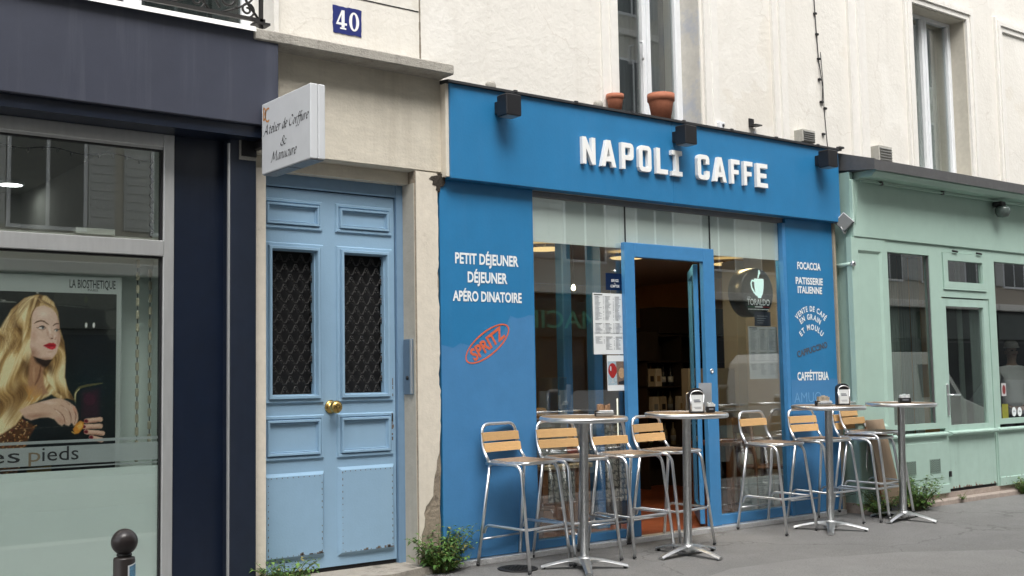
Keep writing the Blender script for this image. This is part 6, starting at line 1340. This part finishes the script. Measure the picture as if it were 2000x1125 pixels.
# ------------------------------------------------------------------ across the street (seen reflected in the glass)
def opposite(x0, x1, h, wallm, label, seed, floors):
    t = thing('apartment_building', label, 'building'); YB = -11.0; rs = random.Random(seed)
    q = MB(); q.box(x0, x1, YB-5, YB, 3.3, h); q.build('wall', wallm, t)
    q = MB(); q.box(x0, x1, YB-5, YB-.1, 0, 3.3); q.build('ground_floor', mat('dark_shopfront_%d' % seed, (.045, .05, .055), .4, var=.4, scale=1), t)
    q = MB(); q.box(x0, x1, YB-.05, YB+.15, 3.2, 3.4, .02)
    for z in floors[1:]: q.box(x0, x1, YB, YB+.10, z-.55, z-.40, .01)
    q.box(x0, x1, YB-.05, YB+.35, h-.35, h, .03); q.build('cornice', M_mould, t)
    n = int((x1-x0)/2.1); sp = (x1-x0)/n
    gm, sm, fm = M_glassd, mat('shutter_%d' % seed, (.50, .51, .50), .7), M_pvc
    for zf in floors:
        for k in range(n):
            xc_ = x0+sp*(k+.5); w_, hh = .55, 1.75
            q = MB(); q.box(xc_-w_-.06, xc_+w_+.06, YB, YB+.05, zf-.06, zf+hh+.06); wf_ = q.build('window', fm, t)
            q = MB(); q.box(xc_-w_, xc_-.03, YB+.05, YB+.056, zf, zf+hh); q.box(xc_+.03, xc_+w_, YB+.05, YB+.056, zf, zf+hh); q.build('pane', mat('far_pane', (.03, .035, .04), .1) if 'far_pane' not in MATS else MATS['far_pane'], wf_)
            q = MB()
            for sg in (-1, 1):
                a, b = sorted((xc_+sg*(w_+.08), xc_+sg*(w_+.50)))
                q.box(a, b, YB+.02, YB+.05, zf, zf+hh)
                for i in range(12): q.box(a+.03, b-.03, YB+.05, YB+.065, zf+.05+i*hh/12.4, zf+.05+i*hh/12.4+.07)
            q.build('shutter', sm, wf_)
    # shop bays
    q = MB(); 
    for k in range(int((x1-x0)/3)):
        a = x0+.2+3*k; q.box(a, a+2.5, YB-.1, YB-.06, .5, 2.25)
    q.build('shop_window', MATS['far_pane'], t); q = MB()
    for k in range(int((x1-x0)/3)): a = x0+.1+3*k; q.box(a, a+2.75, YB-.1, YB+.02, 2.35, 3.1)
    q.build('shop_sign', mat('shop_sign_%d' % seed, (.07, .085, .08), .5), t)
    settle(t, ((x0+x1)/2, YB, 0)); return t
ob = opposite(-14, 13, 13.5, mat('opposite_stone', (.52, .48, .40), .85, var=.08, scale=1, streak=.2), 'pale stone apartment block across the street, reflected in the salon glass', 41, (3.95, 7.0, 10.0))
opposite(13.05, 32, 12.5, mat('opposite_render', (.56, .54, .48), .85, var=.08, scale=1, streak=.2), 'off white apartment block with grey shutters across the street', 42, (3.95, 7.0, 9.9))
opposite(32.05, 75, 14, mat('opposite_brick', (.42, .37, .31), .85, var=.1, scale=2), 'tan apartment block farthest along the opposite side', 43, (3.95, 7.0, 10.0))
phs = thing('shop_sign', 'dark pharmacy sign across the street with green letters', 'sign'); q = MB(); q.box(13.2, 18.6, -10.99, -10.93, 2.3, 3.05); q.build('board', mat('pharmacy_board', (.02, .03, .028), .4), phs)
q = MB(); vs, fs = text_mesh('PHARMACIE', .01); a = min(v.x for v in vs); b = max(v.x for v in vs); q.add([(18.25-(v.x-a)*3.7/(b-a), -10.925, 2.48+v.y*.36/CAPH) for v in vs], fs); q.build('lettering', mat('pharmacy_green', (.10, .40, .25), .5), phs); settle(phs, (16, -10.96, 2.6))
# parked vehicles at the kerb, out of the frame but mirrored in the shop windows
def vehicle(x, y, L_, H_, van, paintm, label):
    t = thing('parked_van' if van else 'parked_car', label, 'van' if van else 'car'); W_ = .88
    if van: prof = [(0, .35), (0, 1.1), (.08, H_-.15), (.25, H_), (L_-1.7, H_), (L_-1.45, H_-.1), (L_-.85, 1.15), (L_-.15, .95), (L_, .7), (L_, .35)]
    else: prof = [(0, .35), (0, .8), (.12, .95), (.75, 1.0), (1.35, H_), (2.55, H_), (3.35, .98), (L_-.2, .84), (L_, .65), (L_, .35)]
    secs = [(-W_, .97), (-W_*.98, 1.0), (W_*.98, 1.0), (W_, .97)]
    q = MB(); n = len(prof); vs = []
    for yy_, k in secs:
        for px, pz in prof: vs.append((px, yy_*(1-.13*max(0, pz-.95)), .35+(pz-.35)*k))
    fs = [(n*s+i, n*s+(i+1) % n, n*(s+1)+(i+1) % n, n*(s+1)+i) for s in range(3) for i in range(n)]+[tuple(range(n)), tuple(reversed(range(3*n, 4*n)))]
    q.add(vs, fs); q.build('body', paintm, t)
    q = MB()
    def side(poly, sg):
        q.add([(a, sg*(W_*(1-.13*max(0, b-.95))+.006), b) for a, b in poly], [tuple(range(len(poly)))])
    for sg in (-1, 1):
        if van: side([(L_-2.2, 1.2), (L_-1.05, 1.2), (L_-1.5, H_-.22), (L_-2.2, H_-.22)], sg)
        else: side([(1.0, 1.02), (1.95, 1.02), (1.95, H_-.07), (1.42, H_-.07)], sg); side([(2.02, 1.02), (3.1, 1.0), (2.5, H_-.07), (2.02, H_-.07)], sg)
    a, b = ((L_-1.42, H_-.14), (L_-.90, 1.2)) if van else ((2.62, H_-.04), (3.28, 1.02))
    q.add([(a[0]+.02, -.7, a[1]), (b[0]+.02, -.76, b[1]), (b[0]+.02, .76, b[1]), (a[0]+.02, .7, a[1])], [(0, 1, 2, 3)]); q.build('window', MATS['far_pane'], t)
    for cx_ in (.85, L_-.95):
        for sg in (-1, 1):
            q = MB(); q.lathe([(.0, -.1), (.2, -.1), (.31, -.09), (.33, -.05), (.33, .05), (.31, .09), (.2, .1), (.0, .1)], 22, (cx_, sg*(W_-.08), .33), 'y'); wh = q.build('wheel', M_black, t); q = MB(); q.lathe([(.0, -.012), (.19, -.012), (.2, 0), (.0, 0)], 18, (cx_, sg*(W_+.028), .33), 'y'); q.build('rim', M_alu, wh)
    for sg in (-1, 1): q = MB(); q.box(L_-.04, L_+.012, sg*.55-.14, sg*.55+.14, .62, .78, .02); q.build('headlight', M_paper, t)
    q = MB(); q.box(L_-.02, L_+.05, -.8, .8, .36, .54, .03); q.build('bumper', M_black, t); q = MB(); q.box(-.05, .02, -.8, .8, .36, .54, .03); q.build('bumper', M_black, t)
    t.location = (x, y, -.22)
vehicle(10.3, -5.3, 4.2, 1.45, False, mat('silver_car_paint', (.40, .41, .42), .3, .4), 'silver hatchback parked at the kerb, seen only as a reflection')
vehicle(15.2, -5.4, 5.0, 2.0, True, mat('white_van_paint', (.72, .72, .71), .3), 'white delivery van parked at the kerb, seen only as a reflection')
vehicle(21.4, -5.3, 4.2, 1.45, False, mat('dark_car_paint', (.05, .055, .065), .25), 'dark hatchback parked at the kerb behind the van')

# ------------------------------------------------------------------ person put behind the right hand green shop window in place of a reflected one
def skinned(name, verts, edges, radii, matl, parent, root=0, sub=2):
    me = bpy.data.meshes.new(name); me.from_pydata(verts, edges, []); o = bpy.data.objects.new(name, me); col.objects.link(o)
    sk = o.modifiers.new('skin', 'SKIN'); sk.use_smooth_shade = True; sv = me.skin_vertices[0].data
    for i, r_ in enumerate(radii): sv[i].radius = (r_, r_) if not isinstance(r_, tuple) else r_
    sv[root].use_root = True
    ss = o.modifiers.new('sub', 'SUBSURF'); ss.levels = ss.render_levels = sub
    dg = bpy.context.evaluated_depsgraph_get(); dg.update(); m2 = bpy.data.meshes.new_from_object(o.evaluated_get(dg)); bpy.data.objects.remove(o)
    m2.name = name; m2.materials.clear(); m2.materials.append(matl); m2.polygons.foreach_set('use_smooth', [True]*len(m2.polygons)); ob = bpy.data.objects.new(name, m2); col.objects.link(ob); ob.parent = parent; return ob
pr = thing('person', 'person in white shirt and pale cap set behind the right green shop window as a stand-in for a reflection', 'person')
V_, E_, Rr = [], [], []
def J(p, r_, par=None):
    V_.append(p); Rr.append(r_)
    if par is not None: E_.append((par, len(V_)-1))
    return len(V_)-1
pel = J((0, 0, .88), (.12, .085)); ch_ = J((0, -.005, 1.12), (.105, .07), pel); sh_ = J((0, .0, 1.32), (.095, .06), ch_); nk = J((0, .01, 1.42), .052, sh_); hd0 = J((0, .0, 1.50), (.062, .072), nk); hd1 = J((0, -.005, 1.58), (.072, .085), hd0); J((0, .0, 1.65), (.055, .065), hd1)
for sx in (-1, 1):
    a = J((sx*.18, 0, 1.31), .044, sh_); e_ = J((sx*.275, .02, 1.07), .036, a); w_ = J((sx*.25, -.07, .87), .029, e_); pm = J((sx*.235, -.09, .80), (.036, .018), w_)
    for k in range(4): f1 = J((sx*.222, -.115+.02*k, .755-.004*abs(k-1.5)), .010, pm); J((sx*.205, -.118+.02*k, .715+.006*abs(k-1)), .0085, f1)
    t1 = J((sx*.21, -.125, .80), .011, pm); J((sx*.20, -.14, .765), .009, t1)
    hp = J((sx*.09, 0, .82), .088, pel); kn = J((sx*.10, -.02, .46), .060, hp); an = J((sx*.10, .01, .09), .042, kn); J((sx*.105, -.13, .035), (.040, .030), an)
M_skin = mat('skin', (.42, .27, .20), .55, var=.06, scale=12)
skinned('body', V_, E_, Rr, M_skin, pr)
V_, E_, Rr = [], [], []
a0 = J((0, 0, .80), (.165, .115)); a1 = J((0, -.005, 1.10), (.145, .10), a0); a2 = J((0, 0, 1.30), (.15, .095), a1); J((0, .012, 1.395), (.07, .07), a2)
for sx in (-1, 1): b0 = J((sx*.185, 0, 1.315), .068, a2); b1 = J((sx*.275, .02, 1.07), .055, b0); J((sx*.262, -.04, .94), .046, b1)
skinned('shirt', V_, E_, Rr, mat('white_shirt', (.72, .72, .71), .8, var=.1, scale=9), pr)
V_, E_, Rr = [], [], []
a0 = J((0, 0, .90), (.165, .12))
for sx in (-1, 1): b0 = J((sx*.09, 0, .80), .10, a0); b1 = J((sx*.10, -.02, .46), .078, b0); J((sx*.10, .01, .10), .066, b1)
skinned('trousers', V_, E_, Rr, mat('dark_trousers', (.04, .042, .05), .85), pr)
q = MB(); q.lathe([(.0, .10), (.05, .095), (.085, .06), (.095, .01), (.096, -.005), (.0, -.005)], 24, (0, 0, 0)); n = 12
pts_ = [(.088*math.cos(R(200+140*i/n)), .088*math.sin(R(200+140*i/n))-.085*math.sin(math.pi*i/n)) for i in range(n+1)]
q.prism(pts_+[(.07, -.02), (-.07, -.02)], -.004, .006, 'z'); o = q.build('cap', mat('pale_cap', (.50, .48, .44), .8), pr); o.location = (0, 0, 1.625)
q = MB()
for sx in (-1, 1): q.lathe([(.0, 0), (.010, 0), (.007, -.006), (.0, -.007)], 10, (sx*.028, -.082, 1.585), 'y')
q.build('eyes', M_dark, pr); q = MB(); q.prism([(-.012, 1.55), (.012, 1.55), (.006, 1.59), (-.006, 1.59)], -.108, -.07); q.build('nose', M_skin, pr); q = MB(); q.box(-.024, .024, -.084, -.07, 1.522, 1.532, .003); q.build('mouth', mat('lips', (.28, .10, .09), .5), pr)
for sx in (-1, 1): q = MB(); q.lathe([(.0, -.006), (.022, -.004), (.026, .004), (.0, .006)], 12, (sx*.078, .01, 1.56), 'x'); q.build('ear', M_skin, pr)
p = P(1978, 740, .72); pr.location = (p.x, .72, .10); pr.rotation_euler = (0, 0, R(-35))
